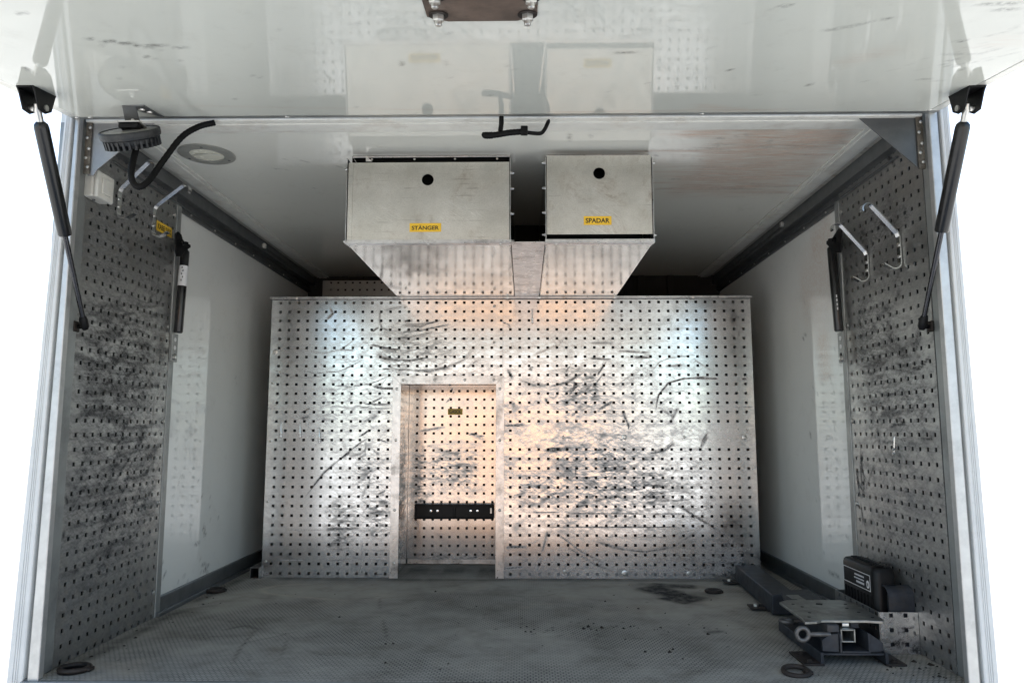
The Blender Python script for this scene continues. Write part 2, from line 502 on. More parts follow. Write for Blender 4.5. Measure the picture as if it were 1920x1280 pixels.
def lettering(parent, text, origin, right, up, height, width, mat=None, name='lettering'):
    """text fitted into width x height centred at origin, on the plane (right, up)"""
    cu = bpy.data.curves.new('text', 'FONT'); cu.body = text; cu.align_x = 'CENTER'; cu.offset = .022
    to = bpy.data.objects.new('text', cu); COL.objects.link(to)
    dg = bpy.context.evaluated_depsgraph_get()
    me = bpy.data.meshes.new_from_object(to.evaluated_get(dg))
    bpy.data.objects.remove(to)
    co = np.array([v.co[:] for v in me.vertices])
    lo, hi = co.min(0), co.max(0)
    right, up, o = Vector(right).normalized(), Vector(up).normalized(), Vector(origin)
    for v in me.vertices:
        x = ((v.co.x-lo[0])/(hi[0]-lo[0])-.5)*width; y = ((v.co.y-lo[1])/(hi[1]-lo[1])-.5)*height
        v.co = o + right*x + up*y
    me.materials.clear()
    return link(name, me, mat or M_ink, parent)

# ------------------------------------------------------------------ dimensions
XL, XR = -1.1775, 1.0534          # faces of the perforated side panels
WL, WR = -1.190, 1.066            # faces of the white side walls
YF, YP0, YP1 = 1.815, 1.887, 2.393
YB, YA, YW = 3.022, 3.325, 3.95   # partition, alcove back, end wall
ZC = 1.43
P38 = .038

# ------------------------------------------------------------------ ground of the yard and the lit wall that the bare metal mirrors
g = MB().add([(-400, -400, -1.0), (400, -400, -1.0), (400, 400, -1.0), (-400, 400, -1.0)], [(0, 1, 2, 3)]).build('ground', M_ground)
tag(g, kind='structure')
yw_ = MB().box((-2.1, -8.3, -1.0), (1.9, -8.0, 1.7)).build('yard_wall', M_yard)
tag(yw_, kind='structure')

# ------------------------------------------------------------------ cargo floor
def fpx(*pts): return [tuple(px(u, v, Z=0))[:2] for u, v in pts]
fm, fd, fw = [], [], []
fm += [(fpx((1205, 1098), (1250, 1110), (1290, 1120), (1310, 1115)), .075, 1., 2.2), (fpx((1215, 1095), (1260, 1098), (1310, 1100)), .05, .9, 1.8), (fpx((1240, 1118), (1300, 1130)), .05, 1., 2.)]
fm += [(fpx((1325, 1186), (1355, 1182)), .018, .6, 1.5), (fpx((420, 1180), (460, 1172), (490, 1180)), .012, .5, 1.5), (fpx((425, 1165), (445, 1163)), .02, .3, 1.5)]
fm += [(fpx((480, 1180), (450, 1215), (435, 1245)), .006, .45, 1.5), (fpx((540, 1195), (525, 1235)), .005, .4, 1.5), (fpx((712, 1120), (712, 1140)), .005, .4, 1.5), (fpx((718, 1160), (726, 1197)), .005, .5, 1.5)]
fm += blobs(70, (.1, 2.5), 1.0, .5, (.002, .006), (.4, .9)) + scuffs(60, (-.1, 2.4), 1.0, .55, 5, 40, (.03, .2), .5, (.002, .005), (.1, .4))
fm += blobs(26, tuple(px(1130, 1180, Z=0))[:2], .35, .1, (.003, .009), (.6, 1.))
fm += [([(-1.15, y), (-1.13, y+.2)], .035, .55, 1.1) for y in (1.9, 2.1, 2.3, 2.6, 2.8)] + [([(x, 3.0), (x+.2, 3.0)], .03, .5, 1.1) for x in np.arange(-1, .9, .2)]  # soft dark strips along the left wall and the partition foot
fm += [([(x, 3.2), (x+.1, 3.2)], .12, .6, 1.1) for x in (-.5, -.35, -.2)]  # soft dark patches over the alcove floor
fd += [(fpx((650, 1125), (560, 1118), (500, 1112), (490, 1104), (520, 1097), (600, 1093)), .014, .8, 1.4), (fpx((560, 1100), (640, 1100)), .06, .25, 1.2)]
fd += [(fpx((1120, 1096), (1190, 1095)), .018, .6, 1.4), (fpx((1310, 1125), (1330, 1133)), .03, .5, 1.4), (fpx((990, 1132), (1040, 1133)), .006, .6, 1.5)]
fd += blobs(24, (.1, 2.75), .95, .3, (.03, .12), (.1, .35)) + blobs(10, (.95, 1.95), .12, .12, (.03, .06), (.3, .6)) + blobs(10, (-1.05, 1.9), .1, .1, (.03, .07), (.3, .6))
fd += scuffs(26, (0, 2.8), 1., .2, 4, 30, (.06, .3), .6, (.003, .008), (.2, .5))
fw += [(fpx((330, 1150), (480, 1115), (700, 1105)), .16, 1., 2.), (fpx((1000, 1100), (1300, 1120), (1420, 1150)), .2, 1., 2.), (fpx((700, 1100), (1000, 1100)), .12, .9, 2.)]
fl = sheet('floor', np.arange(-1.20, 1.0761, .0085), np.arange(YF, YW+.01, .0085), lambda u, v: (u, v, u*0), None, M_floor, None, {'mark': fm, 'dust': fd, 'worn': fw}, .03, -1)
tag(fl, kind='structure')
MB().box((-1.2, YF-.012, -.05), (1.075, YF-.0005, -.001)).build('sill_strip', M_reveal, fl, .002)

# ------------------------------------------------------------------ ceiling
def cpx(*pts): return [tuple(px(u, v, Z=ZC))[:2] for u, v in pts]
cs = [(cpx((1300, 300), (1560, 290)), .22, .75, 1.6), (cpx((1380, 265), (1600, 255)), .10, .9, 1.6), (cpx((1250, 345), (1500, 340)), .20, .6, 1.4), (cpx((1250, 250), (1560, 246)), .05, .8, 1.6)]
cs += scuffs(20, tuple(px(1440, 310, Z=ZC))[:2], .34, .34, 0, 2, (.15, .5), .05, (.004, .010), (.5, .95))
cm = scuffs(18, tuple(px(1420, 300, Z=ZC))[:2], .4, .3, 50, 40, (.03, .15), .4, (.002, .004), (.15, .5)) + scuffs(10, (-.6, 2.3), .4, .3, 50, 40, (.02, .08), .4, (.002, .004), (.2, .4))
cm += scuffs(40, tuple(px(1450, 310, Z=ZC))[:2], .34, .34, 0, 2, (.12, .5), .05, (.002, .005), (.10, .30))
cm += [(cpx((1065, 250), (1070, 265)), .008, .6, 1.5), (cpx((1105, 252), (1110, 258)), .006, .6, 1.5)]
ce = sheet('ceiling', np.arange(-1.20, 1.0761, .012), np.arange(1.96, YW+.01, .012), lambda u, v: (u, v, u*0+ZC), None, M_ceil, None, {'mark': cm, 'stain': cs}, .04, 1)
tag(ce, kind='structure')
for s, xa, xb_, xc in ((-1, -1.075, -1.14, -1.19), (1, .952, 1.016, 1.066)):
    MB().box((min(xa, xb_), 1.93, ZC-.006), (max(xa, xb_), YW, ZC-.0005)).box((min(xa, xb_)+.012, 1.93, ZC-.010), (max(xa, xb_)-.012, YW, ZC-.0062)).build('edge_strip', M_header, ce, .002)

# ------------------------------------------------------------------ side walls and end wall
def wpxL(*pts): return [tuple(px(u, v, X=WL))[1:] for u, v in pts]
def wpxR(*pts): return [tuple(px(u, v, X=WR))[1:] for u, v in pts]
wmL = [(wpxL((381, 985), (385, 1005)), .010, .9, 1.5), (wpxL((375, 1015), (365, 1020)), .006, .8, 1.5), (wpxL((378, 1060), (392, 1058)), .008, .8, 1.5), (wpxL((382, 1068), (390, 1072)), .008, .9, 1.5), (wpxL((336, 898), (342, 890)), .006, .7, 1.5), (wpxL((442, 705), (443, 720)), .005, .5, 1.5)]
wmL += scuffs(40, (2.65, .35), .3, .4, 60, 50, (.006, .03), .3, (.002, .004), (.3, .8))
wmR = [(wpxR((1508, 562), (1509, 568)), .007, .9, 1.5), (wpxR((1505, 636), (1511, 626)), .006, .9, 1.5), (wpxR((1553, 1072), (1575, 1083)), .006, .6, 1.5), (wpxR((1592, 895), (1594, 898)), .006, .8, 1.5)]
wmR += scuffs(34, (2.6, .5), .25, .5, 60, 50, (.006, .03), .3, (.002, .004), (.2, .7))
wsR = [(wpxR((1500, 560), (1560, 500)), .2, .35, 1.2), (wpxR((1540, 620), (1550, 720)), .08, .5, 1.3), (wpxR((1520, 470), (1560, 420)), .1, .4, 1.3)]
for nm, X, sg, mk, stn in (('wall_left', WL, -1, wmL, []), ('wall_right', WR, 1, wmR, wsR)):
    w = sheet(nm, np.arange(2.36, YW+.01, .012), np.arange(-.01, ZC+.01, .012), (lambda X: lambda u, v: (u*0+X, u, v))(X), None, M_wallw, None, {'mark': mk, 'stain': stn}, .05, 1 if sg > 0 else -1)
    tag(w, kind='structure')
    q = lambda a, b, y0, y1, z0, z1: ((min(X-sg*a, X-sg*b), y0, z0), (max(X-sg*a, X-sg*b), y1, z1))
    MB().box(*q(.0005, .014, 2.40, YW, .0, .058)).box(*q(.014, .026, 2.40, YW, .0, .014)).build('kick_profile', M_rail, w, .002)
    MB().box(*q(.0005, .012, 2.0, YW, 1.338, 1.40)).box(*q(.0005, .040, 1.93, YW, 1.376, 1.4215)).box(*q(.012, .020, 2.0, YW, 1.352, 1.358)).build('top_rail', M_rail, w, .002)
    MB().box(*q(.0005, .016, 2.3935, 2.424, .0, 1.36)).build('panel_edge_profile', M_reveal, w, .002)
    for k in range(7):
        y = 2.5 + k*.2
        MB().cyl((X-sg*.012, y, 1.345), (X-sg*.015, y, 1.345), .004, 10).build('rivet', M_zinc, w)
we = MB().box((-1.25, YW, -.02), (1.12, YW+.04, ZC+.05)).build('wall_end', M_dark); tag(we, kind='structure')  # near-black colour stands in for the deep shade at the rear
for k, x in enumerate((.55, .62, .78, -1.0, -.92)):
    MB().box((x, YW-.02, .9), (x+.035, YW-.001, ZC-.002)).build('stiffener', M_dark, we, .002)  # rear shade is in their colour too

# outer shell of the cargo body (roof, flanks, underside) keeps the daylight out
sh = empty('cargo_body_shell', (0, 3, -.03), kind='structure')
MB().box((-1.26, 1.86, ZC+.045), (1.13, YW+.08, ZC+.085)).build('roof', M_post, sh)
MB().box((-1.26, 1.888, -.12), (-1.242, YW+.08, ZC+.044)).build('flank', M_post, sh)
MB().box((1.118, 1.888, -.12), (1.13, YW+.08, ZC+.044)).build('flank', M_post, sh)
MB().box((-1.24, 1.83, -.12), (1.117, YW+.08, -.035)).build('underside', M_dark, sh)
MB().box((-1.241, 1.889, 0), (-1.225, 2.355, ZC)).build('hole_shade_backing', M_dark, sh)  # added dark backing on both sides, paints the shade behind the panel holes
MB().box((1.101, 1.889, 0), (1.117, 2.355, ZC)).build('hole_shade_backing', M_dark, sh)

# ------------------------------------------------------------------ door frame
fr = empty('door_frame', (0, YF, 0), 'pale aluminium door frame around the rear opening of the cargo body', 'door frame')
# (x at the bottom, x at the top) of the profile's edges, left and right
for s, e in ((-1, ((-1.241, -1.204), (-1.200, -1.183), (-1.189, -1.173), (-1.162, -1.162))), (1, ((1.111, 1.094), (1.076, 1.070), (1.065, 1.061), (1.039, 1.039)))):
    def tp(a, b, y0, y1, z0=-.12, z1=1.44):
        za = lambda t, z: t[0] + (t[1]-t[0])*(z/1.39)
        return [(za(a, z0), y0, z0), (za(b, z0), y0, z0), (za(b, z0), y1, z0), (za(a, z0), y1, z0)], [(za(a, z1), y0, z1), (za(b, z1), y0, z1), (za(b, z1), y1, z1), (za(a, z1), y1, z1)]
    jm = MB().hexa(*tp(e[0], e[1], YF, 1.885)).build('corner_post', M_post, fr, .004)
    for t in (.35, .5, .62):
        l = lambda i: e[0][i] + (e[1][i]-e[0][i])*t
        MB().hexa(*tp((l(0)-.0012, l(1)-.0008), (l(0)+.0012, l(1)+.0008), YF-.0016, YF+.001)).build('ridge', M_post, jm)
    MB().hexa(*tp((e[1][0]+.0002*s*-1, e[1][1]), (e[2][0], e[2][1]), YF+.011, 1.884)).build('groove', M_reveal, fr)
    MB().hexa(*tp(e[2], e[3], YF-.002, YF+.018)).build('flange', M_frame, fr, .0025)
    x0, x1 = (-1.225, XL-.0015) if s < 0 else (XR+.0015, 1.10)
    MB().box((x0, YF+.0182, 0.0005), (x1+(.004 if s < 0 else 0), YP0-.001, 1.40)).build('reveal', M_reveal, fr, .002)
# header profile: three grooved steps rising to the ceiling
for k, (y0, y1, z0) in enumerate(((1.835, 1.858, 1.402), (1.8582, 1.867, 1.409), (1.8672, 1.886, 1.404), (1.8862, 1.893, 1.414), (1.8932, 1.926, 1.411), (1.9262, 1.962, 1.420))):
    MB().box((-1.16, y0, z0), (1.036, y1, ZC+.044)).build('header_profile', M_header, fr, .002)
# gusset plates in the two upper corners, each with its riveted flange
def gusset(poly, mat, xs, lab):
    o = empty('corner_gusset', poly[0], lab, 'gusset', 'gusset plates in the corners of the door frame')
    MB().prism(poly, (0, .004, 0)).build('plate', mat, o, .001)
    MB().box((xs[0], 1.842, 1.262), (xs[1], 1.846, 1.405)).build('flange', M_seal, o, .001)
    for i, z in enumerate((1.28, 1.305, 1.33, 1.36, 1.388)):
        x = (xs[0]+xs[1])/2 + .003*(-1)**i
        MB().lathe((x, 1.842, z), (0, -1, 0), [(.0045, 0), (.004, .0015), (.0015, .003), (.0001, .003)], 10).build('rivet', M_zinc, o)
GY = 1.848
gusset([px(1607, 218, Y=GY), px(1724, 218, Y=GY), px(1724, 317, Y=GY), px(1712, 306, Y=GY)], M_grey, (1.022, 1.0385), 'dark grey triangular gusset plate in the upper right corner of the frame')
gusset([px(300, 222, Y=GY), px(164, 222, Y=GY), px(164, 329, Y=GY), px(175, 329, Y=GY), px(182, 318, Y=GY)], M_greyl, (-1.161, -1.145), 'pale grey triangular gusset plate in the upper left corner behind the lamp')

# ------------------------------------------------------------------ perforated side panels
HS = .0054
def side_panel(name, X, sg, y0, z0, dirt, lab):
    cy = [y0 + i*P38 for i in range(13)]; cz = [z0 + j*P38 for j in range(37)]
    root = empty(name, (X, YP0, 0), lab, 'panel', 'perforated panels on the side walls')
    us = perf_lines(YP0, YP1, cy, HS, .0057); vs = perf_lines(0.0015, 1.398, cz, HS, .0057)
    sheet('perforated_sheet', us, vs, lambda u, v: (u*0+X, u, v), lambda u, v: near(u, cy, HS) & near(v, cz, HS), M_side, root, {'dirt': dirt, 'smear': list(SMEAR)}, .002, 1 if sg > 0 else -1)
    for z in (.08, .36, .62, .93, 1.31):
        MB().lathe((X, YP1-.012, z), (-sg, 0, 0), [(.007, 0), (.0065, .003), (.003, .0045), (.0001, .0047)], 12).build('screw', M_zinc, root)
    return root
METAL[0] = True
def lp(*pts): return [tuple(px(u, v, X=XL))[1:] for u, v in pts]
def rp(*pts): return [tuple(px(u, v, X=XR))[1:] for u, v in pts]
d = []
d += blobs(30, lp((205, 490))[0], .09, .10, (.015, .05), (.25, .6)) + blobs(20, lp((255, 390))[0], .10, .06, (.01, .03), (.25, .6)) + blobs(16, lp((285, 535))[0], .06, .05, (.01, .03), (.2, .5))
d += scuffs(26, lp((240, 400))[0], .18, .09, 60, 40, (.01, .05), .5, (.003, .008), (.4, .9)) + scuffs(18, lp((285, 540))[0], .08, .05, 40, 40, (.01, .04), .5, (.003, .007), (.4, .8))
d += scuffs(120, lp((225, 680))[0], .26, .20, 0, 9, (.06, .24), 1.0, (.003, .009), (.25, .75)) + scuffs(60, lp((225, 680))[0], .26, .18, -12, 8, (.03, .12), .6, (.006, .02), (.2, .5))
d += scuffs(70, lp((215, 850))[0], .25, .14, 4, 10, (.04, .2), .5, (.004, .014), (.25, .65)) + scuffs(50, lp((200, 1000))[0], .25, .22, 4, 12, (.03, .2), .4, (.004, .02), (.2, .6))
d += blobs(60, lp((190, 980))[0], .22, .26, (.02, .07), (.15, .45)) + blobs(30, lp((225, 820))[0], .24, .12, (.02, .05), (.15, .4))
d += [(lp((105, 1085), (150, 1070)), .012, .7, 1.3), (lp((255, 1100), (262, 1118)), .012, .8, 1.5), (lp((148, 920), (168, 918)), .008, .9, 1.6), (lp((126, 945), (124, 930)), .006, .9, 1.6), (lp((120, 995), (118, 1010)), .008, .9, 1.5)]
d += scuffs(26, lp((275, 900))[0], .06, .2, 88, 10, (.05, .2), .3, (.003, .007), (.3, .7))
d += scuffs(90, (2.14, .7), .26, .7, 0, 40, (.01, .08), .5, (.002, .004), (.2, .6))
SMEAR += [(lp((190, 470), (205, 500), (220, 520)), .085, .9, 1.3), (lp((240, 385), (270, 400)), .06, .85, 1.3), (lp((180, 400), (200, 430)), .05, .7, 1.3), (lp((150, 1000), (230, 950)), .12, .6, 1.2), (lp((280, 540), (290, 545)), .04, .8, 1.3)]
for _ in range(46):
    u0, v0 = rng.uniform(140, 265), rng.uniform(560, 900); ln_ = rng.uniform(25, 90); sg_ = rng.uniform(4, 16)
    d.append((lp((u0, v0), (u0+ln_*.3, v0+sg_*.8), (u0+ln_*.65, v0+sg_), (u0+ln_, v0+sg_*.5)), rng.uniform(.0035, .010), rng.uniform(.2, .65), 1.2))
for _ in range(24):
    u0, v0 = rng.uniform(120, 240), rng.uniform(880, 1120); ln_ = rng.uniform(20, 60)
    d.append((lp((u0, v0), (u0+ln_*.5, v0-ln_*.12), (u0+ln_, v0-ln_*.35)), rng.uniform(.005, .016), rng.uniform(.2, .5), 1.1))
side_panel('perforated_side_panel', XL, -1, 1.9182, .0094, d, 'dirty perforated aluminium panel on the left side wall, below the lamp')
SMEAR.clear()
d = []
d += blobs(26, rp((1645, 430))[0], .11, .09, (.012, .04), (.25, .6)) + blobs(14, rp((1690, 400))[0], .05, .06, (.01, .03), (.3, .6)) + blobs(10, rp((1680, 530))[0], .03, .07, (.008, .02), (.3, .6))
d += scuffs(40, rp((1650, 430))[0], .16, .1, 70, 35, (.01, .05), .5, (.003, .008), (.4, .9)) + scuffs(26, rp((1640, 600))[0], .16, .16, 45, 25, (.04, .16), .6, (.003, .009), (.25, .7))
for k in range(12): d.append((rp((1600, 595+k*6), (1620, 615+k*6), (1650, 620+k*6), (1680, 608+k*5)), .004, rng.uniform(.2, .7), 1.5))
for k in range(9): d.append((rp((1662, 615+k*4), (1690, 640+k*4), (1715, 632+k*4), (1728, 600+k*4)), .003, rng.uniform(.3, .8), 1.5))
d += [(rp((1708, 690), (1725, 690), (1744, 668)), .006, .9, 1.6), (rp((1665, 690), (1720, 700)), .006, .6, 1.5), (rp((1669, 799), (1690, 795), (1698, 790)), .005, .9, 1.6), (rp((1730, 824), (1750, 821)), .005, .9, 1.6), (rp((1662, 290), (1676, 305)), .012, 1., 1.8), (rp((1690, 280), (1696, 285)), .006, .9, 1.8)]
d += blobs(16, rp((1763, 940))[0], .015, .02, (.004, .01), (.5, .9)) + scuffs(14, rp((1615, 900))[0], .02, .14, 85, 15, (.03, .1), .4, (.003, .007), (.5, .9)) + [(rp((1622, 920), (1640, 870)), .007, .6, 1.3)]
d += scuffs(70, rp((1680, 740))[0], .24, .13, -4, 20, (.03, .14), .6, (.002, .006), (.2, .6)) + scuffs(60, rp((1690, 950))[0], .24, .3, -8, 30, (.02, .12), .5, (.002, .005), (.15, .5)) + blobs(40, (2.14, .6), .25, .6, (.02, .06), (.08, .25))
d += blobs(20, rp((1740, 1200))[0], .12, .06, (.02, .05), (.2, .5))
SMEAR += [(rp((1630, 420), (1660, 440)), .08, .9, 1.3), (rp((1690, 390), (1700, 420)), .05, .85, 1.3), (rp((1680, 510), (1685, 560)), .03, .8, 1.3), (rp((1610, 560), (1620, 640)), .05, .7, 1.3)]
for _ in range(30):
    u0, v0 = rng.uniform(1600, 1690), rng.uniform(560, 760); ln_ = rng.uniform(20, 60); sg_ = rng.uniform(4, 14)
    d.append((rp((u0, v0), (u0+ln_*.35, v0+sg_), (u0+ln_*.7, v0+sg_*.8), (u0+ln_, v0-sg_*.4)), rng.uniform(.003, .008), rng.uniform(.15, .55), 1.2))
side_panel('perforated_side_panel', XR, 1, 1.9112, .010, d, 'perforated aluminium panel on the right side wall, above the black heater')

# ------------------------------------------------------------------ perforated partition with alcove
SMEAR.clear()
part = empty('perforated_partition', (-.06, YB, 0), 'wide scuffed perforated aluminium partition across the cargo space with an alcove', 'partition')
bx0, bx1, bz1 = -1.060, .941, 1.141
cx = [-1.023 + i*P38*1.0167 for i in range(51)]; cz = [1.121 - j*P38 for j in range(30)]
AX0, AX1, AZ = -.509, -.117, .780
seam = -.088
A = lambda ox, oy, s: (lambda *pts: [(lambda p: (p.x, p.z))(px(ox+u/s, oy+v/s, Y=YB)) for u, v in pts])
zA, zB, zC_, zD = A(480, 500, 4), A(480, 780, 3.764), A(920, 500, 3.658), A(920, 800, 3.623)
m2 = lambda w, s: w/s*.00222/2.1      # half width of a stroke from its width in the enlargement
d = []
for f, s, L in (
    (zA, 4, [([(865,585),(960,605),(1090,628)],14,.95),([(930,685),(1050,700),(1150,705),(1290,680)],14,.95),([(885,895),(950,912),(1085,912)],20,.95),([(795,1020),(870,1033),(1010,1033)],11,.85),([(745,1045),(860,1060),(1080,1058)],9,.7),
        ([(1100,435),(1240,430),(1360,410)],36,.35),([(1070,495),(1250,472),(1450,430)],18,.5),([(1010,545),(1150,540),(1330,500)],34,.4),([(1050,765),(1300,790),(1470,740)],24,.4),([(1200,778),(1400,770),(1560,700),(1640,600)],34,.3),([(940,765),(1100,775)],16,.4),
        ([(1110,410),(1170,400)],14,.9),([(1195,775),(1300,785)],8,.8),([(1090,440),(1230,450),(1380,400)],8,.7),([(1110,640),(1300,600)],6,.5),
        ([(930,330),(925,400),(940,460),(1000,480)],26,.35),([(960,330),(1100,300)],24,.25),([(540,390),(580,350),(560,310)],16,.6),([(870,485),(915,455)],20,.8),([(870,1015),(945,980)],18,.7),([(800,1165),(920,1110)],30,.35),([(780,1270),(850,1220)],8,.9),
        ([(130,770),(280,825),(420,830),(540,810)],6,.5),([(300,770),(450,800),(640,780),(800,700)],6,.5),([(540,880),(700,900),(850,880),(1000,820)],7,.6),([(200,590),(340,622),(500,650),(640,620),(770,520)],6,.45),([(620,622),(740,627)],8,.6),([(130,640),(300,600),(420,580)],5,.35),
        ([(340,1095),(400,1060)],16,.7),([(350,1130),(400,1120)],30,.6),([(1540,540),(1590,542)],7,.9),([(1675,542),(1730,542)],7,.8),([(1480,475),(1520,475)],8,.9),([(1490,405),(1540,410)],8,.8),([(1850,415),(1890,430),(1905,460)],7,.7),([(1580,760),(1660,700)],22,.35),([(1340,270),(1400,275)],8,.8)]),
    (zB, 3.764, [([(800,98),(745,140)],10,.8),([(790,155),(740,185),(650,255),(560,330)],12,.75),([(660,260),(600,300)],22,.5),([(560,330),(480,400),(420,470),(360,560)],22,.5),([(480,400),(400,500)],8,.8),([(870,165),(940,190)],12,.8),([(650,168),(700,170)],8,.8),
        ([(500,745),(740,740)],10,.4),([(500,800),(730,790)],16,.5),([(520,905),(600,900)],20,.9),([(500,945),(660,940)],20,.45),([(500,1015),(740,1010)],8,.8),([(150,1010),(350,1012)],6,.5),([(745,880),(750,1060),(730,1110)],10,.6),([(745,950),(930,945)],8,.6),([(210,805),(480,800)],6,.4),([(50,1105),(90,1108)],16,.7),
        ([(760,1000),(930,1005)],12,.4),([(800,680),(900,670)],18,.4),([(860,600),(930,620)],40,.35),([(820,230),(870,270)],18,.5),([(860,550),(915,525)],12,.7)]),
    (zC_, 3.658, [([(410,822),(520,795),(625,735)],26,.55),([(540,870),(600,800)],34,.6),([(560,850),(580,800)],18,.9),([(200,780),(300,815),(400,810)],24,.35),([(120,710),(150,760)],34,.5),([(150,930),(160,960)],34,.55),([(370,910),(390,925)],24,.9),
        ([(1130,985),(1150,880),(1220,795),(1320,768),(1460,760),(1560,770)],12,.9),([(1380,765),(1560,768)],16,.9),([(1720,770),(1750,768)],14,.9),([(950,1092),(905,990)],30,.7),([(915,1000),(950,1120)],10,.9),([(985,625),(1100,618)],26,.6),([(880,575),(1100,590)],30,.35),([(690,630),(820,634)],16,.6),([(785,650),(735,745)],26,.5),([(690,520),(850,520)],44,.25),
        ([(310,600),(480,530)],44,.2),([(100,1085),(230,1080)],16,.85),([(390,1252),(540,1242)],26,.85),([(840,925),(740,985)],30,.6),([(700,800),(640,860)],14,.5),([(780,720),(700,830)],16,.4),([(960,745),(840,830)],10,.4),([(1000,800),(985,900),(1010,960)],8,.3),([(1400,640),(1520,715)],7,.6),([(1100,720),(1160,650),(1230,625),(1400,605)],7,.45),
        ([(1200,690),(1320,680)],40,.3),([(1420,960),(1620,958)],8,.5),([(1670,965),(1800,960)],12,.5),([(890,325),(895,340)],34,.6),([(880,425),(895,430)],26,.7),([(85,380),(125,395),(135,420)],7,.6),([(515,720),(545,680)],12,.6),([(270,695),(285,700)],24,.8),([(1260,860),(1330,850)],10,.4),([(1170,980),(1260,1030)],26,.35),([(1280,970),(1240,1050)],24,.35),([(1150,950),(1220,900)],8,.4),([(1490,1170),(1440,1240)],22,.4)]),
    (zD, 3.623, [([(365,160),(440,166),(530,148)],24,.9),([(1080,182),(1180,160),(1250,108)],22,.6),([(280,582),(470,582)],9,.8),([(515,585),(1040,590)],10,.9),([(1090,592),(1320,592)],9,.8),([(270,675),(1040,680),(1340,687)],7,.75),([(390,705),(345,850)],40,.45),([(340,880),(310,980)],40,.45),
        ([(460,730),(620,850),(760,920)],10,.9),([(500,800),(700,930),(840,985)],9,.8),([(700,765),(850,815),(1050,842),(1250,810),(1420,690)],34,.45),([(720,780),(870,830),(1050,850),(1230,820)],10,.6),([(900,750),(1180,750),(1400,690)],9,.5),([(1260,525),(1400,612),(1650,772)],14,.85),([(1570,800),(1660,800)],44,.6),([(100,822),(240,815)],26,.8),([(50,965),(220,955)],16,.85),
        ([(690,510),(800,480),(900,470)],26,.45),([(590,540),(660,530)],12,.9),([(1110,405),(1220,400)],30,.5),([(1160,500),(1300,500),(1300,460)],16,.5),([(575,270),(580,320)],10,.8),([(1345,150),(1365,160)],14,1.),([(400,210),(450,260)],8,.5),([(150,300),(560,300)],6,.4),([(1690,520),(1710,570)],16,.6),([(1480,30),(1430,110)],24,.4),
        ([(850,590),(870,560)],8,.4),([(240,340),(250,360)],8,.9),([(1720,240),(1725,280)],8,.8),([(1560,840),(1640,760)],14,.5),([(1230,820),(1300,900)],14,.3),([(490,980),(560,870)],7,.3)])):
    for pts, w, st in L:
        hw = max(.003, w/s*.00222*.6)
        if w < 16:
            d.append((f(*pts), hw, min(1, st*1.05), 1.7)); continue
        d.append((f(*pts), hw*1.15, st*.5, 1.1))
        for _ in range(4):                                   # hairs of one rubbed mark
            ox, oz = rng.normal(0, w*.22, 2); k0, k1 = sorted(rng.uniform(0, 1, 2)) if len(pts) > 2 else (0, 1)
            sh = [(a_+ox+rng.normal(0, 3), b_+oz) for a_, b_ in pts]
            d.append((f(*sh), max(.0026, hw*rng.uniform(.2, .45)), min(1, st*rng.uniform(.45, 1.1)), 1.4))
e1 = lambda f, p: f(p)[0]
d += scuffs(150, e1(zD, (880, 400)), .27, .11, 5, 30, (.01, .06), .5, (.0025, .007), (.3, .8)) + blobs(60, e1(zD, (900, 380)), .24, .09, (.008, .03), (.1, .3))
d += scuffs(80, e1(zD, (720, 190)), .2, .1, 40, 25, (.01, .07), .4, (.0025, .006), (.3, .7)) + scuffs(60, e1(zC_, (620, 850)), .11, .1, 40, 12, (.02, .08), .3, (.003, .007), (.3, .8))
d += scuffs(50, e1(zD, (330, 420)), .13, .07, 0, 15, (.01, .06), .3, (.003, .007), (.3, .7)) + scuffs(40, e1(zD, (1550, 900)), .13, .06, 80, 30, (.02, .07), .4, (.003, .008), (.3, .8))
d += scuffs(50, e1(zB, (790, 390)), .05, .1, 60, 20, (.01, .06), .4, (.003, .008), (.3, .7)) + scuffs(60, e1(zB, (610, 800)), .07, .16, 0, 10, (.02, .09), .2, (.003, .006), (.3, .8)) + scuffs(40, e1(zB, (860, 700)), .06, .13, 20, 30, (.01, .06), .3, (.003, .007), (.3, .7))
d += scuffs(30, e1(zA, (1200, 640)), .22, .12, 5, 12, (.05, .2), 1., (.002, .004), (.2, .5)) + scuffs(220, (-.06, .55), 1., .55, 0, 45, (.008, .06), .5, (.0018, .0035), (.2, .6)) + scuffs(60, (.45, .35), .5, .35, 0, 25, (.05, .2), .5, (.002, .004), (.2, .5))
d += scuffs(40, (.45, .06), .5, .05, 0, 20, (.02, .1), .3, (.003, .007), (.2, .6)) + scuffs(30, e1(zA, (500, 1000)), .2, .2, 20, 40, (.02, .1), .5, (.002, .004), (.15, .4))
SMB = list(SMEAR); SMEAR.clear()
extra = [AX0-.017, AX1+.017]
vs = np.concatenate([perf_lines(.002, bz1, cz[::-1], HS, .0047), [AZ+.017]])
openf = lambda u, v: ((near(u, cx, HS) & near(v, cz, HS)) & ~((u > AX0-.034) & (u < AX1+.036) & (v < AZ+.034))) | ((u > AX0-.017) & (u < AX1+.017) & (v < AZ+.017))
ctrim = [c for c in cx]
usL = np.concatenate([perf_lines(bx0, seam-.0004, [c for c in cx if c < seam], HS, .0047), [AX0-.017]])
usL = usL[usL <= seam]
usR = np.concatenate([perf_lines(seam+.0004, bx1, [c for c in cx if c > seam], HS, .0047)])
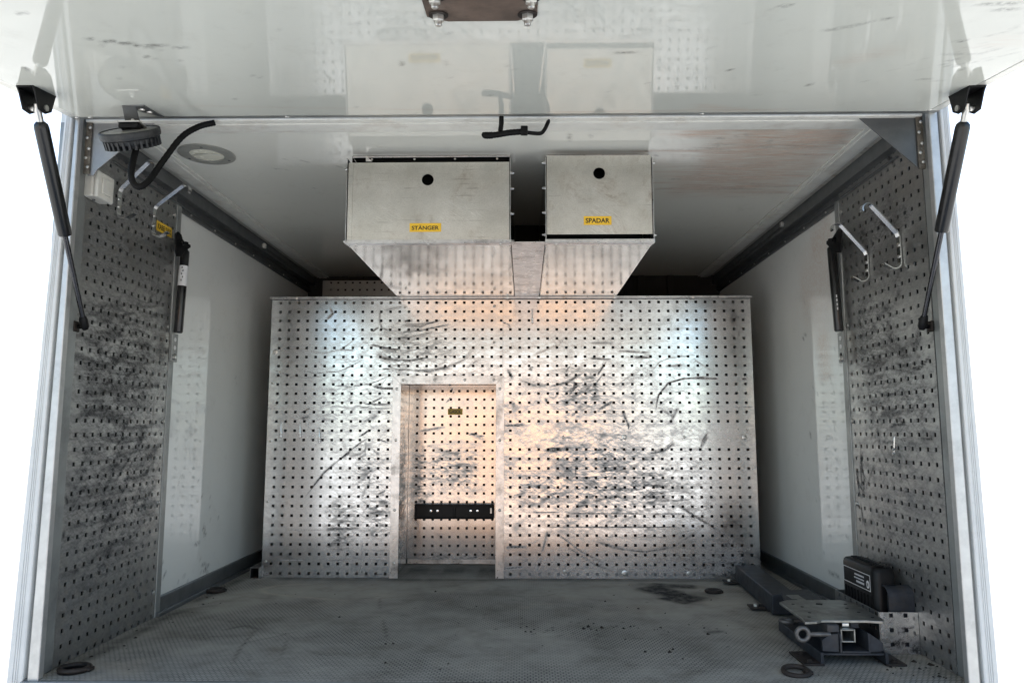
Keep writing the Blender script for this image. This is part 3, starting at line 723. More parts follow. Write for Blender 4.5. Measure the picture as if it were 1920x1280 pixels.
# the opening's right jamb lies left of the seam, so only the left sheet is cut
usL = np.append(usL, AX1+.017)
fnb = lambda u, v: (u, u*0+YB, v)
sheet('perforated_sheet', usL, vs, fnb, openf, M_back, part, {'dirt': d, 'smear': SMB}, .002, -1)
sheet('perforated_sheet', usR, vs, fnb, openf, M_back, part, {'dirt': d, 'smear': SMB}, .002, -1)
MB().box((bx0-.004, YB-.020, bz1+.0005), (bx1+.004, YB+.03, bz1+.0035)).box((bx0-.004, YB-.020, bz1-.006), (bx1+.004, YB-.0165, bz1)).build('top_flange', M_trim, part, .001)
for x in (-.509, -.068, .063, .375, -.95, .7):
    MB().lathe((x, YB-.022, bz1-.003), (0, -1, 0), [(.006, 0), (.0055, .003), (.0001, .004)], 10).build('bolt', M_zinc, part)
# mitred trim round the alcove
TW = .034
y0, y1 = YB-.0045, YB-.0025
MB().prism([(AX0-TW, y0, AZ+TW), (AX1+TW, y0, AZ+TW), (AX1, y0, AZ), (AX0, y0, AZ)], (0, .002, 0)).build('alcove_trim', M_trim, part, .0004)
MB().prism([(AX0-TW, y0, AZ+TW-.0006), (AX0-.0006, y0, AZ-.0006), (AX0, y0, .002), (AX0-TW, y0, .002)], (0, .002, 0)).build('alcove_trim', M_trim, part, .0004)
MB().prism([(AX1+.0006, y0, AZ-.0006), (AX1+TW, y0, AZ+TW-.0006), (AX1+TW, y0, .002), (AX1, y0, .002)], (0, .002, 0)).build('alcove_trim', M_trim, part, .0004)
scr = lambda x, y, z, r=.006: MB().lathe((x, y, z), (0, -1, 0), [(r, 0), (r*.95, .0015), (r*.5, .003), (r*.35, .0015), (.0001, .0015)], 12).build('screw', M_zinc, part)
for x in (-.50, -.37, -.245, -.125): scr(x, y0, AZ+.017)
for z in (.76, .55, .27, .06): scr(AX0-.017, y0, z); scr(AX1+.017, y0, z)
for u, v, r in ((515.8, 660, .011), (745, 658, .011), (760.5, 576, .006), (758.8, 643.7, .006), (927, 574, .006), (926.5, 642, .006), (1171, 819, .011), (1056, 819, .006), (1283, 819, .006), (1396, 820, .011), (1171, 1074, .012), (1059, 1071, .007), (1291, 1074, .008), (502, 940, .005), (498.5, 1052, .005), (511, 718, .005), (507, 827, .005), (1173, 1050, .004)):
    p = px(u, v, Y=YB); scr(p.x, YB-.0002, p.z, r)
# alcove lining
acx = [-.4849 + i*P38 for i in range(10)]; acz = [.1725+.594 - j*P38 for j in range(20)]
def ap(*pts): return [(lambda p: (p.x, p.z))(px(u, v, Y=YA)) for u, v in pts]
d2 = scuffs(110, ap((850, 880))[0], .16, .12, 60, 50, (.01, .04), .5, (.002, .005), (.3, .8)) + scuffs(40, ap((785, 900))[0], .03, .2, 80, 30, (.01, .05), .4, (.002, .006), (.3, .8))
d2 += [(ap((787, 808), (835, 800)), .007, .6, 1.5), (ap((875, 812), (908, 818)), .004, .9, 1.6), (ap((885, 815), (912, 826)), .010, .35, 1.3), (ap((820, 840), (865, 855)), .005, .8, 1.6), (ap((800, 836), (825, 838)), .003, .5, 1.5), (ap((841, 719), (852, 736)), .003, .95, 1.8), (ap((836, 754), (845, 746)), .003, .8, 1.8)]
d2 += scuffs(40, ap((850, 1045))[0], .18, .02, 0, 15, (.02, .08), .3, (.003, .008), (.4, .9)) + blobs(30, ap((790, 930))[0], .06, .1, (.01, .03), (.1, .35)) + blobs(14, ap((915, 1030))[0], .03, .04, (.008, .02), (.3, .6))
SMA = list(SMEAR); SMEAR.clear()
hole = lambda u, v: near(u, acx, HS) & near(v, acz, HS)
sheet('alcove_back', perf_lines(AX0-.012, AX1+.012, acx, HS, .0075), perf_lines(.025, AZ+.013, acz[::-1], HS, .0075), lambda u, v: (u, u*0+YA, v), hole, M_alcove, part, {'dirt': d2, 'smear': SMA}, .002, -1)
scy = [YB+.035+i*.038 for i in range(7)]; scz = [.75 - j*.038 for j in range(19)]
hole2 = lambda u, v: near(u, scy, HS) & near(v, scz, HS)
ds = blobs(60, (YB+.12, .35), .12, .3, (.015, .05), (.15, .5)) + scuffs(90, (YB+.15, .33), .14, .34, 75, 40, (.02, .08), .4, (.003, .007), (.3, .8))
SMS = list(SMEAR); SMEAR.clear()
for X, of in ((AX0-.0132, -1), (AX1+.0132, 1)):
    sheet('alcove_side', perf_lines(YB+.0025, YA-.0005, scy, HS, .009), perf_lines(.0015, AZ+.013, scz[::-1], HS, .009), (lambda X: lambda u, v: (u*0+X, u, v))(X), hole2, M_alcove, part, {'dirt': ds, 'smear': SMS}, .002, of)
sheet('alcove_top', np.linspace(AX0-.012, AX1+.012, 12), np.linspace(YB+.0025, YA, 10), lambda u, v: (u, v, u*0+AZ+.0145), None, M_alcove, part, {'dirt': []}, .002, 1)
MB().box((AX0-.01, YA-.003, .004), (AX1+.01, YA-.0005, .0245)).build('alcove_skirting', M_trim, part, .001)
# sheets and rails that stand right behind some rows of holes
MB().box((seam+.05, YB+.0035, .533), (bx1-.012, YB+.03, .608)).build('rear_rail', M_trim, part)
MB().box((seam+.05, YB+.0035, .003), (bx1-.012, YB+.03, .036)).build('rear_rail', M_rail, part)
MB().box((bx0+.002, YB+.004, .003), (bx0+.022, YB+.20, bz1-.004)).build('side_return', M_trim, part, .001)
MB().box((bx1-.022, YB+.004, .037), (bx1-.002, YB+.20, bz1-.004)).build('side_return', M_trim, part, .001)
MB().box((bx0+.03, YB+.21, .0), (AX0-.03, YB+.214, bz1-.01)).build('rear_shade_sheet', M_dark, part)  # added dark sheets stand in for shade seen through the partition holes
MB().box((AX1+.03, YB+.21, .0), (bx1-.03, YB+.214, bz1-.01)).build('rear_shade_sheet', M_dark, part)
MB().box((AX0-.028, YA+.03, .0), (AX1+.028, YA+.034, bz1-.01)).build('rear_shade_sheet', M_dark, part)

def sticker(parent, text, c, right, up, w, h, nrm, name='sticker', mat=None):
    c, right, up, nrm = Vector(c), Vector(right).normalized(), Vector(up).normalized(), Vector(nrm).normalized()
    a = [c - right*w/2 - up*h/2, c + right*w/2 - up*h/2, c + right*w/2 + up*h/2, c - right*w/2 + up*h/2]
    s = MB().prism([p + nrm*.0003 for p in a], nrm*.0006).build(name, mat or M_yellow, parent)
    tag(s, 'yellow sticker reading ' + text)
    lettering(s, text, c + nrm*.0013, right, up, h*.56, w*.86)
p = px(853.5, 771.5, Y=YA-.002)
sticker(part, 'GASOL', (p.x, YA-.0025, p.z), (1, 0, 0), (0, 0, 1), .066, .027, (0, -1, 0), mat=M_ochre)

# ------------------------------------------------------------------ black bracket bar low in the alcove
bo = empty('bracket_bar', (-.31, YA-.02, .2), 'black slotted bracket bar fixed low across the alcove', 'bracket')
a, b = px(777, 945, Y=3.285), px(926, 973, Y=3.285)
MB().box((a.x, 3.30, b.z), (b.x, YA-.004, a.z)).box((a.x, 3.285, a.z-.007), (b.x, 3.2995, a.z)).box((a.x, 3.285, b.z), (b.x, 3.2995, b.z+.006)).box((a.x, 3.286, b.z+.0062), (a.x+.008, 3.2995, a.z-.0072)).box((b.x-.008, 3.286, b.z+.0062), (b.x, 3.2995, a.z-.0072)).build('channel', M_black, bo, .0015)
MB().box(((a.x+b.x)/2-.004, 3.288, b.z+.0062), ((a.x+b.x)/2+.004, 3.2995, a.z-.0072)).build('rib', M_black, bo, .001)
for u in (807.7, 820.3, 882.5, 895):
    p = px(u, 957.5, Y=3.298)
    MB().lathe((p.x, 3.2998, p.z), (0, -1, 0), [(.0055, 0), (.0052, .0015), (.0001, .0022)], 12).build('rivet', M_chrome, bo)
p = px(920.5, 957, Y=3.284)
MB().box((p.x-.004, 3.2840, p.z-.012), (p.x+.004, 3.2858, p.z+.012)).build('end_clip', M_zinc, bo, .001)

# ------------------------------------------------------------------ perforated panel on the end wall, upper left
METAL[0] = False
fp = empty('rear_perforated_panel', (-1.05, 3.75, 1.0), 'small strip of perforated panel seen above the partition at the far left', 'panel')
fcx = [-1.0475 + i*P38 for i in range(16)]; fcz = [1.355 - j*P38 for j in range(8)]
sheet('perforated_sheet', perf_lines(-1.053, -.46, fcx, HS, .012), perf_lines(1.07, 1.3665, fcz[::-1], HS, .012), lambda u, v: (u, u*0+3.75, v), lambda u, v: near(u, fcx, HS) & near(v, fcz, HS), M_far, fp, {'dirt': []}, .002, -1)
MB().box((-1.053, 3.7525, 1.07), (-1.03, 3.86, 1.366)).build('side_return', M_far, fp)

# ------------------------------------------------------------------ the two hanging boxes
def plate_hole(x0, x1, z0, z1, hx, hz, r, y, t, seg=32):
    mb = MB(); k = r*1.8
    xs, zs = [x0, hx-k, hx+k, x1], [z0, hz-k, hz+k, z1]
    V = [(x, y, z) for x in xs for z in zs]
    F = [(i*4+j, (i+1)*4+j, (i+1)*4+j+1, i*4+j+1) for i in range(3) for j in range(3) if (i, j) != (1, 1)]
    mb.add(V, F)
    A_ = [2*math.pi*(i+.5)/seg for i in range(seg)]
    C = [(hx+r*math.cos(a), y, hz+r*math.sin(a)) for a in A_]
    S = [(hx+k*math.cos(a)/max(abs(math.cos(a)), abs(math.sin(a))), y, hz+k*math.sin(a)/max(abs(math.cos(a)), abs(math.sin(a)))) for a in A_]
    D = [(c[0], y+t, c[2]) for c in C]
    mb.add(C+S+D, [(i, (i+1) % seg, seg+(i+1) % seg, seg+i) for i in range(seg)] + [(i, 2*seg+i, 2*seg+(i+1) % seg, (i+1) % seg) for i in range(seg)])
    # fill the square's corner gaps and the plate's rim
    for sx in (-1, 1):
        for sz in (-1, 1):
            aa = sorted([i for i in range(seg)], key=lambda i: (S[i][0]-hx-sx*k)**2 + (S[i][2]-hz-sz*k)**2)[:2]
            mb.add([S[aa[0]], S[aa[1]], (hx+sx*k, y, hz+sz*k)], [(0, 1, 2)])
    mb.add([(x0,y,z0),(x1,y,z0),(x1,y,z1),(x0,y,z1),(x0,y+t,z0),(x1,y+t,z0),(x1,y+t,z1),(x0,y+t,z1)], [(0,1,5,4),(1,2,6,5),(2,3,7,6),(3,0,4,7)])
    return mb
BZ = 1.1445
def hung_box(name, x0, x1, zf0, zf1, hole_px, text, st_px, st_w, lab, grp, side_bolts):
    o = empty(name, ((x0+x1)/2, 2.115, BZ), lab, 'box', grp)
    h = px(*hole_px, Y=2.112)
    f = plate_hole(x0+.004, x1-.004, zf0, zf1, h.x, h.z, .0178, 2.112, .003).build('front_flap', M_box, o)
    MB().box((x0+.004, 2.1115, zf0), (x0+.018, 2.1105, zf1)).build('folded_edge', M_box, f, .0004)
    p = px(*st_px, Y=2.111)
    sticker(o, text, (p.x, 2.1118, p.z), (1, 0, 0), (0, 0, 1), st_w, .0265, (0, -1, 0))
    for xa, xb in ((x0, x0+.002), (x1-.002, x1)):
        MB().box((xa, 2.106, BZ-.004), (xb, 2.165, 1.40)).build('side_cheek', M_trim, o, .0005)
        MB().box((xa+.0003, 2.1655, BZ), (xb-.0003, 3.7, ZC-.002)).build('side_plate', M_boxb, o)
    MB().box((x0+.0025, 2.10+.02, BZ-.002), (x1-.0025, 3.7, BZ)).build('bottom_plate', M_boxb, o)
    MB().box((x0-.002, 2.1085, BZ-.0045), (x1+.002, 2.135, BZ-.0022)).box((x0-.002, 2.1085, BZ-.0022), (x1+.002, 2.1105, BZ+.006)).build('front_lip', M_trim, o, .0005)
    for x in (x0+.03, (x0+x1)/2, x1-.03):
        MB().lathe((x, 2.124, BZ-.0045), (0, 0, -1), [(.005, 0), (.0045, .002), (.0001, .003)], 10).build('screw', M_zinc, o)
    MB().box((x0+.003, 2.168, ZC-.0022), (x1-.003, 2.30, ZC-.0008)).build('top_plate', M_dark, o)  # added dark sheet, paints the shade above the flap
    MB().box((x0+.003, 2.163, ZC-.006), (x1-.003, 2.166, ZC-.001)).build('top_rail', M_trim, o, .0005)
    MB().box((x0+.003, 2.30, BZ+.001), (x1-.003, 2.303, ZC-.002)).build('inner_shade', M_dark, o)  # added dark sheet in place of the shade inside the box
    for u, v, s in side_bolts:
        q = px(u, v, Y=2.13)
        X = x0 if s < 0 else x1
        MB().lathe((X, 2.13, q.z), (s, 0, 0), [(.0045, 0), (.0045, .004), (.003, .005), (.003, .010), (.0001, .010)], 6).build('bolt', M_zinc, o)
    return o
GB = 'labelled boxes hanging from the ceiling'
b1 = hung_box('pole_box', -.5295, -.0395, BZ+.0065, 1.3885, (802, 337), 'STÄNGER', (797.5, 426.5), .094, 'wider aluminium box under the ceiling with a STÄNGER sticker on its flap', GB, [(648, 318, -1), (646, 453, -1), (960, 354, 1), (960, 401, 1), (960, 452, 1), (958, 325, 1)])
b2 = hung_box('spade_box', .0645, .3835, BZ+.021, 1.4065, (1123.5, 325), 'SPADAR', (1120.5, 413.5), .082, 'narrower aluminium box under the ceiling with a SPADAR sticker on its flap', GB, [(1020, 306, -1), (1018, 353, -1), (1018, 399, -1), (1019, 440, -1), (1226, 306, 1), (1228, 441, 1)])
# hinge tab seen in the gap above the flap of the wider box
MB().prism([px(686, 291, Y=2.15), px(698, 303, Y=2.15), px(686, 303, Y=2.15)], (0, .002, 0)).build('hinge_tab', M_zinc, b1)
for u in (697, 777, 853, 932):
    q = px(u, 297, Y=2.16); MB().lathe((q.x, 2.1628, ZC-.012), (0, -1, 0), [(.004, 0), (.003, .002), (.0001, .0025)], 10).build('screw', M_zinc, b1)
# plate bridging the gap between the boxes
mp_ = MB().box((-.037, 2.118, BZ-.001), (.062, 3.02, BZ+.001)).build('bridge_plate', M_trim)
tag(mp_, 'narrow aluminium plate bridging the dark gap between the two boxes', 'plate')
bw = MB().box((-.037, 2.94, BZ+.0015), (.062, 2.944, ZC-.001)).build('gap_shade', M_dark)  # added sheet, its black stands in for the gap's shade
tag(bw, 'added dark sheet standing in for shade in the gap between the two hanging boxes', 'plate')

# ------------------------------------------------------------------ hatch, opened upwards
hatch = empty('hatch', (-.06, 1.79, 1.40), 'white glossy tail hatch lifted open above the opening', 'hatch')
HD = R(8.0)
he = px(946, 211, Y=1.79)
ht, hn = Vector((0, -math.cos(HD), -math.sin(HD))), Vector((0, -math.sin(HD), math.cos(HD)))
def hp(x, s, n=0): return Vector((x, he.y, he.z)) + ht*s + hn*n
def hit_hatch(u, v, n=0):
    d_ = Vector(ray(u, v)); o_ = Vector((0, 0, H)); e_ = hp(0, 0, n)
    return o_ + d_*((e_-o_).dot(hn)/d_.dot(hn))
def hs(*pts):
    out = []
    for u, v in pts:
        p = hit_hatch(u, v); out.append((p.x, (p-hp(0, 0)).dot(ht)))
    return out
hx0, hx1, HL = -1.149, 1.028, 1.43
hm = [(hs((150, 67), (230, 78), (355, 86)), .006, .8, 1.5), (hs((190, 70), (300, 90)), .004, .8, 1.5), (hs((265, 100), (290, 107)), .006, .8, 1.5), (hs((227, 120), (248, 130)), .004, .8, 1.5), (hs((20, 115), (60, 130), (120, 160)), .004, .9, 1.5), (hs((30, 20), (55, 22)), .004, .7, 1.5), (hs((510, 45), (523, 54)), .003, .8, 1.5), (hs((1450, 12), (1490, 3)), .005, .9, 1.5), (hs((1540, 55), (1600, 45), (1640, 35)), .008, .45, 1.4), (hs((1650, 33), (1690, 28)), .005, .6, 1.4), (hs((1500, 165), (1525, 152)), .003, .8, 1.5), (hs((1795, 73), (1815, 72)), .004, .9, 1.5), (hs((1830, 5), (1915, 4)), .007, .8, 1.5), (hs((1860, 15), (1910, 14)), .006, .7, 1.5), (hs((1350, 130), (1380, 126)), .003, .8, 1.5), (hs((1140, 97), (1230, 92)), .004, .6, 1.4), (hs((1170, 117), (1215, 117)), .003, .8, 1.5), (hs((745, 108), (757, 120)), .004, .5, 1.4)]
hm += scuffs(40, (-.06, .3), 1.05, .32, 5, 50, (.006, .05), .4, (.0016, .003), (.08, .45)) + blobs(14, (-.06, .3), 1., .3, (.003, .006), (.4, .8)) + scuffs(24, (.95, .35), .15, .2, 20, 30, (.02, .1), .4, (.002, .006), (.1, .4))
hst = [(hs((1400, 205), (1300, 195)), .03, .35, 1.2), (hs((1560, 120), (1690, 85)), .05, .18, 1.2), (hs((1850, 90), (1900, 60)), .08, .2, 1.2), (hs((300, 195), (900, 205)), .012, .2, 1.2), (hs((1000, 208), (1500, 203)), .014, .35, 1.2)]
def hfn(u, v): return (u, he.y + v*ht.y, he.z + v*ht.z)
sheet('inner_skin', np.arange(hx0, hx1+.001, .0115), np.arange(0, HL, .0115), hfn, None, M_hatch, hatch, {'mark': hm, 'stain': hst}, .004, 1)
def hbox(x0, x1, s0, s1, n0, n1):
    return [hp(x0, s0, n0), hp(x1, s0, n0), hp(x1, s1, n0), hp(x0, s1, n0)], [hp(x0, s0, n1), hp(x1, s0, n1), hp(x1, s1, n1), hp(x0, s1, n1)]
BW = .027
MB().hexa(*hbox(hx0-BW+.002, hx1+BW-.002, -BW+.002, HL+BW, .005, .045)).build('outer_skin', M_post, hatch)
MB().hexa(*hbox(hx0-BW, hx1+BW, -BW, -.001, -.003, .004)).build('edge_profile', M_reveal, hatch, .0015)  # darker than the side profiles, shading of the hinge-side face put into colour
MB().hexa(*hbox(hx0-BW, hx0-.001, -.0005, HL+BW, -.003, .004)).build('edge_profile', M_strip, hatch, .0015)
MB().hexa(*hbox(hx1+.001, hx1+BW, -.0005, HL+BW, -.003, .004)).build('edge_profile', M_strip, hatch, .0015)
for u, v in ((145, 221), (170, 221), (538, 219), (1316, 214), (1742, 206)):
    p = hit_hatch(u, v, -.003); MB().lathe(p, -hn, [(.006, 0), (.005, .002), (.0001, .003)], 10).build('rivet', M_zinc, hatch)
# bolted steel plate
mp = hs((806, 0), (1003, 0), (833, 35), (980, 35))
s_edge = mp[2][1]
xs0, xs1 = hs((806, 30))[0][0]-.004, hs((1003, 30))[0][0]+.004
pl = MB().prism([hp(xs0, s_edge+.02, -.001), hp(xs0+.035, s_edge, -.001), hp(xs1-.035, s_edge, -.001), hp(xs1, s_edge+.02, -.001), hp(xs1, s_edge+.22, -.001), hp(xs0, s_edge+.22, -.001)], -hn*.005).build('mounting_plate', M_plate, hatch, .001)
for u, v in ((822, 28), (989, 27), (815, -6), (996, -6)):
    p = hit_hatch(u, v, -.006)
    MB().lathe(p, -hn, [(.0001, 0), (.017, 0), (.017, .002), (.0001, .002)], 24).build('washer', M_rust, pl)
    MB().lathe(p, -hn, [(.0105, .002), (.0105, .010), (.0085, .0115), (.0001, .0115)], 6).build('nut', M_zinc, pl)
    MB().lathe(p, -hn, [(.006, .0115), (.006, .018), (.0045, .0195), (.0001, .0195)], 14).build('bolt_end', M_zinc, pl)

# ------------------------------------------------------------------ gas struts of the hatch
def hatch_strut(pt, pm, pb, Xb, s, lab):
    top = hit_hatch(pt[0], pt[1]-30, -.004); top.x = (hx0-.014) if s < 0 else (hx1+.014)
    # the pivot hangs below the hatch edge
    d_ = Vector(ray(*pt)); piv = Vector((0, 0, H)) + d_*(top.x/d_.x if False else (top.y-.0)/d_.y)
    bot = px(*pb, X=Xb)
    dm = Vector(ray(*pm)); axis = (bot-piv)
    # bend-free: junction of cylinder and rod is the point of the axis nearest to the ray through its pixel
    best = min((k/200 for k in range(201)), key=lambda k: ((piv+axis*k)-Vector((0, 0, H))).cross(dm).length/dm.length)
    mid = piv + axis*best
    u = axis.normalized()
    o = empty('hatch_gas_strut', bot, lab, 'gas strut', 'gas struts holding the hatch open')
    MB().tube([piv+u*.030, piv+u*.036, piv+u*.044, mid-u*.004, mid], [.009, .0145, .0160, .0160, .0145], 24).build('cylinder', M_strut, o)
    MB().tube([mid, bot-u*.01], .0062, 16).build('rod', M_rod, o)
    MB().tube([piv-u*.010, piv+u*.004, piv+u*.014, piv+u*.031], [.006, .0095, .0075, .0075], 14).build('end_eye', M_zinc, o)
    MB().tube([bot-u*.028, bot-u*.02, bot, bot+u*.008], [.008, .0105, .011, .007], 14).build('ball_socket', M_black, o)
    MB().cyl(bot, bot+Vector((s*.022, .004, 0)), .006, 12).build('ball_stud', M_black, o)
    c = bot+Vector((s*.022, .0, 0))
    MB().box((c.x-.004, c.y-.012, c.z-.014), (c.x+.002, c.y+.012, c.z+.014)).build('foot_plate', M_rust, o, .002)
    # fork bracket on the hatch edge
    w = .024
    base = hp(piv.x, (piv-hp(0, 0)).dot(ht), -.0032)
    L = []
    for sx in (-1, 1):
        x = piv.x + sx*.016
        pts = [base+ht*.044, base+ht*.036-hn*.012, piv+ht*.022-Vector((0, 0, .010)), piv-Vector((0, 0, .014))-ht*.002, piv-ht*.022-Vector((0, 0, .004)), base-ht*.036-hn*.006, base-ht*.040]
        pts = [Vector((x, p.y, p.z)) for p in pts]
        MB().prism(pts, (.004*sx, 0, 0)).build('bracket_cheek', M_black, o, .001)
    bt = [base+ht*.044, base-ht*.040]
    MB().hexa([Vector((piv.x-.0158, bt[0].y, bt[0].z)), Vector((piv.x+.0158, bt[0].y, bt[0].z)), Vector((piv.x+.0158, bt[1].y, bt[1].z)), Vector((piv.x-.0158, bt[1].y, bt[1].z))],
              [q-hn*.004 for q in (Vector((piv.x-.0158, bt[0].y, bt[0].z)), Vector((piv.x+.0158, bt[0].y, bt[0].z)), Vector((piv.x+.0158, bt[1].y, bt[1].z)), Vector((piv.x-.0158, bt[1].y, bt[1].z)))]).build('bracket_base', M_black, o, .001)
    MB().cyl(piv-Vector((.023, 0, 0)), piv+Vector((.023, 0, 0)), .007, 14).build('pivot_pin', M_zinc, o)
    return o
hatch_strut((70, 203), (122, 440), (159, 612), -1.152, -1, 'long black gas strut at the left edge of the opening')
hatch_strut((1812, 203), (1762, 435), (1729, 612), 1.028, 1, 'long black gas strut at the right edge of the opening')

# ------------------------------------------------------------------ short struts at the rear edge of the side panels
def inner_strut(s, X, b_top, b_hole, c0, c1, bar, lab, with_label):
    q = lambda u, v, dx=0: px(u, v, X=X - s*dx)
    o = empty('short_gas_strut', q(*c1), lab, 'gas strut', 'short gas struts behind the side panels')
    a, b = q(*c0), q(*c1)
    u = (b-a).normalized()
    MB().tube([a, a+u*.004, b-u*.004, b], [.012, .0145, .0145, .012], 22).build('cylinder', M_strut, o)
    if with_label: 
        sl = MB().tube([a+u*.055, a+u*.125], .0151, 22, False).build('paper_label', M_white, o)
        for k in range(5):
            w_ = a+u*(.062+.011*k) + Vector((.006 if k % 2 else .002, -.0152, 0))
            MB().box(w_-Vector((.0016, .0005, .003)), w_+Vector((.0016, .0005, .003))).build('print_mark', M_rail, sl)
    else:
        m_ = a+u*.17
        for k in range(4):
            c = m_ + u*(.014*k) + Vector((-s*.004, -.0148, 0))
            MB().box(c-Vector((.0018, .0006, .005)), c+Vector((.0018, .0006, .004))).build('print_mark', M_white, o)
    # boomerang bracket
    P = [px(p_[0], p_[1], X=X - s*.018) for p_ in b_top]
    MB().prism(P, (-s*.005, 0, 0)).build('bracket', M_black, o, .001)
    h_ = px(*b_hole, X=X - s*.024)
    MB().lathe(h_, (-s, 0, 0), [(.010, -.01), (.010, .004), (.006, .005), (.006, .002), (.0001, .002)], 16).build('pivot', M_black, o)
    MB().tube([a-u*.03, a+u*.002], .009, 14).build('end_fitting', M_black, o)
    # drilled flat bar
    y = (bar[0]+bar[1])/2
    z0, z1 = bar[2], bar[3]
    br = MB().box((X-.0025, bar[0], z0), (X+.0025, bar[1], z1)).build('flat_bar', M_reveal, o, .001)
    for k in range(3):
        zc = z1-.02-.027*k
        MB().lathe((X-s*.0026, y, zc), (-s, 0, 0), [(.0075, 0), (.0075, .0004), (.0001, .0004)], 16).build('hole', M_white if k < 2 else M_dark, br)
    MB().lathe((X-s*.0026, y-.004, z0+.014), (-s, 0, 0), [(.010, 0), (.0095, .004), (.005, .007), (.0001, .007)], 16).build('bolt', M_zinc, br)
inner_strut(-1, -1.155, [(327, 438), (332, 434), (338, 440), (341, 452), (355, 459), (355, 464), (345, 470), (338, 481), (330, 481), (327, 470)], (341, 455), (347, 470), (334, 624), (2.362, 2.402, .815, .908), 'short black gas strut with a white paper label by the left white wall', True)
inner_strut(1, 1.031, [(1580, 430), (1575, 428), (1568, 438), (1564, 445), (1552, 452), (1552, 458), (1560, 465), (1570, 474), (1578, 474), (1580, 462)], (1565, 450), (1559, 464), (1573, 621), (2.362, 2.402, .808, .908), 'short black gas strut by the right white wall, left of the tool hooks', False)

# ------------------------------------------------------------------ tool hooks (bent flat bar)
def hook(X, s, bend, low, tip, curl, lowtip, lab):
    wallb = px(*bend, X=X - s*.004)
    Y = wallb.y
    zb = px(*low, Y=Y).z
    t = px(*tip, Y=Y)
    lt = px(*lowtip, Y=Y)
    o = empty('tool_hook', (X, Y, zb), lab, 'hook', 'bent steel tool hooks on the side panels')
    xin = X - s*.004
    r1 = .016
    pts = []
    dirv = Vector((t.x - xin, 0, t.z - wallb.z)); L_ = dirv.length; dirv.normalize()
    # curled outer end: rolls over and back down
    nv = Vector((-s*abs(dirv.z), 0, -abs(dirv.x)))        # pointing down and inwards, square to the arm
    cc = t + nv*r1
    a0 = [cc + (-nv*math.cos(k) + dirv*math.sin(k))*r1 for k in np.linspace(R(165), 0, 12)]
    pts += a0
    pts += [t - dirv*(L_*.5), wallb + dirv*.006, Vector((xin, Y, wallb.z-.006)), Vector((xin, Y, (wallb.z+zb)/2)), Vector((xin, Y, zb+.018))]
    c2 = Vector((xin - s*.018, Y, zb+.018))
    pts += [c2 + Vector((s*.018*math.cos(k), 0, -.018*math.sin(k))) for k in np.linspace(R(10), R(115), 9)]
    e = pts[-1]; pts.append(e + Vector((-s*.022, 0, .013)))
    MB().ribbon(pts, (0, 1, 0), .019, .0035).build('bent_bar', M_chrome, o)
    for zz in (wallb.z-.03, zb+.035):
        MB().lathe((xin - s*.0018, Y, zz), (-s, 0, 0), [(.005, 0), (.0045, .003), (.0001, .0035)], 10).build('rivet', M_zinc, o)
    return o
hook(XL, -1, (225, 355), (214, 410), (276, 306), None, (245, 405), 'bent steel hook on the left panel hanging behind the lamp cable')
hook(XL, -1, (290, 388), (279, 444), (341, 349), None, (310, 437), 'bent steel hook on the left panel beside the KABELSAX sticker')
hook(XR, 1, (1624, 474), (1628, 528), (1577, 423), None, (1604, 520), 'bent steel hook on the right panel, the one nearer the short gas strut')
hook(XR, 1, (1684, 440), (1688, 504), (1634, 386), None, (1657, 493), 'bent steel hook on the right panel, the higher one nearer the opening')
lp_ = bpy.data.objects['perforated_side_panel']
sc = (px(293, 413, X=XL+.001) + px(323, 445, X=XL+.001))/2
a_, b_ = px(293, 424, X=XL), px(324, 437, X=XL)
sticker(lp_, 'KABELSAX', (XL+.0002, sc.y, (px(308, 430, X=XL)).z), (0, 1, 0), (0, 0, 1), .102, .033, (1, 0, 0))

# ------------------------------------------------------------------ light switch
sw = empty('light_switch', px(185, 350, X=XL), 'small white surface mounted light switch on the left panel', 'switch')
c = px(172, 352, X=XL)
y0_, y1_, z0_, z1_ = c.y-.038, c.y+.038, c.z-.036, c.z+.036
MB().box((XL+.0005, y0_, z0_), (XL+.028, y1_, z1_)).build('back_box', M_switch, sw, .006, 3)
MB().box((XL+.0282, y0_-.001, z0_-.001), (XL+.040, y1_+.001, z1_+.001)).build('cover_frame', M_switch, sw, .005, 3)
MB().prism([(XL+.0402, y0_+.016, z0_+.014), (XL+.0402, y1_-.016, z0_+.014), (XL+.0402, y1_-.016, z1_-.014), (XL+.0402, y0_+.016, z1_-.014)], (.004, 0, 0)).build('rocker', M_switch, sw, .002)
MB().cyl((XL+.014, c.y-.01, z0_-.003), (XL+.014, c.y-.01, z0_+.002), .004, 10).build('cable_gland', M_rail, sw)

# ------------------------------------------------------------------ recessed ceiling light
lc = px(388, 289, Z=ZC)
cl = empty('ceiling_light', lc, 'round recessed ceiling light, unlit, on the left of the ceiling', 'light')
MB().lathe(lc, (0, 0, -1), [(.083, .0005), (.083, .003), (.080, .0045), (.052, .0055), (.050, .004), (.050, .001)], 48).build('bezel', M_bezel, cl)
MB().lathe(lc, (0, 0, -1), [(.0498, .0015), (.0001, .0035)], 36).build('diffuser', M_glass, cl)
MB().tube([lc+Vector((.045*math.cos(a), .045*math.sin(a)*.4+.006, -.0045)) for a in np.linspace(R(200), R(340), 12)], .0012, 8).build('lamp_wire', M_zinc, cl)
for a in (R(40), R(160), R(280)):
    MB().lathe(lc+Vector((.067*math.cos(a), .067*math.sin(a), -.005)), (0, 0, -1), [(.0045, 0), (.004, .001), (.0001, .0012)], 10).build('screw', M_rail, cl)

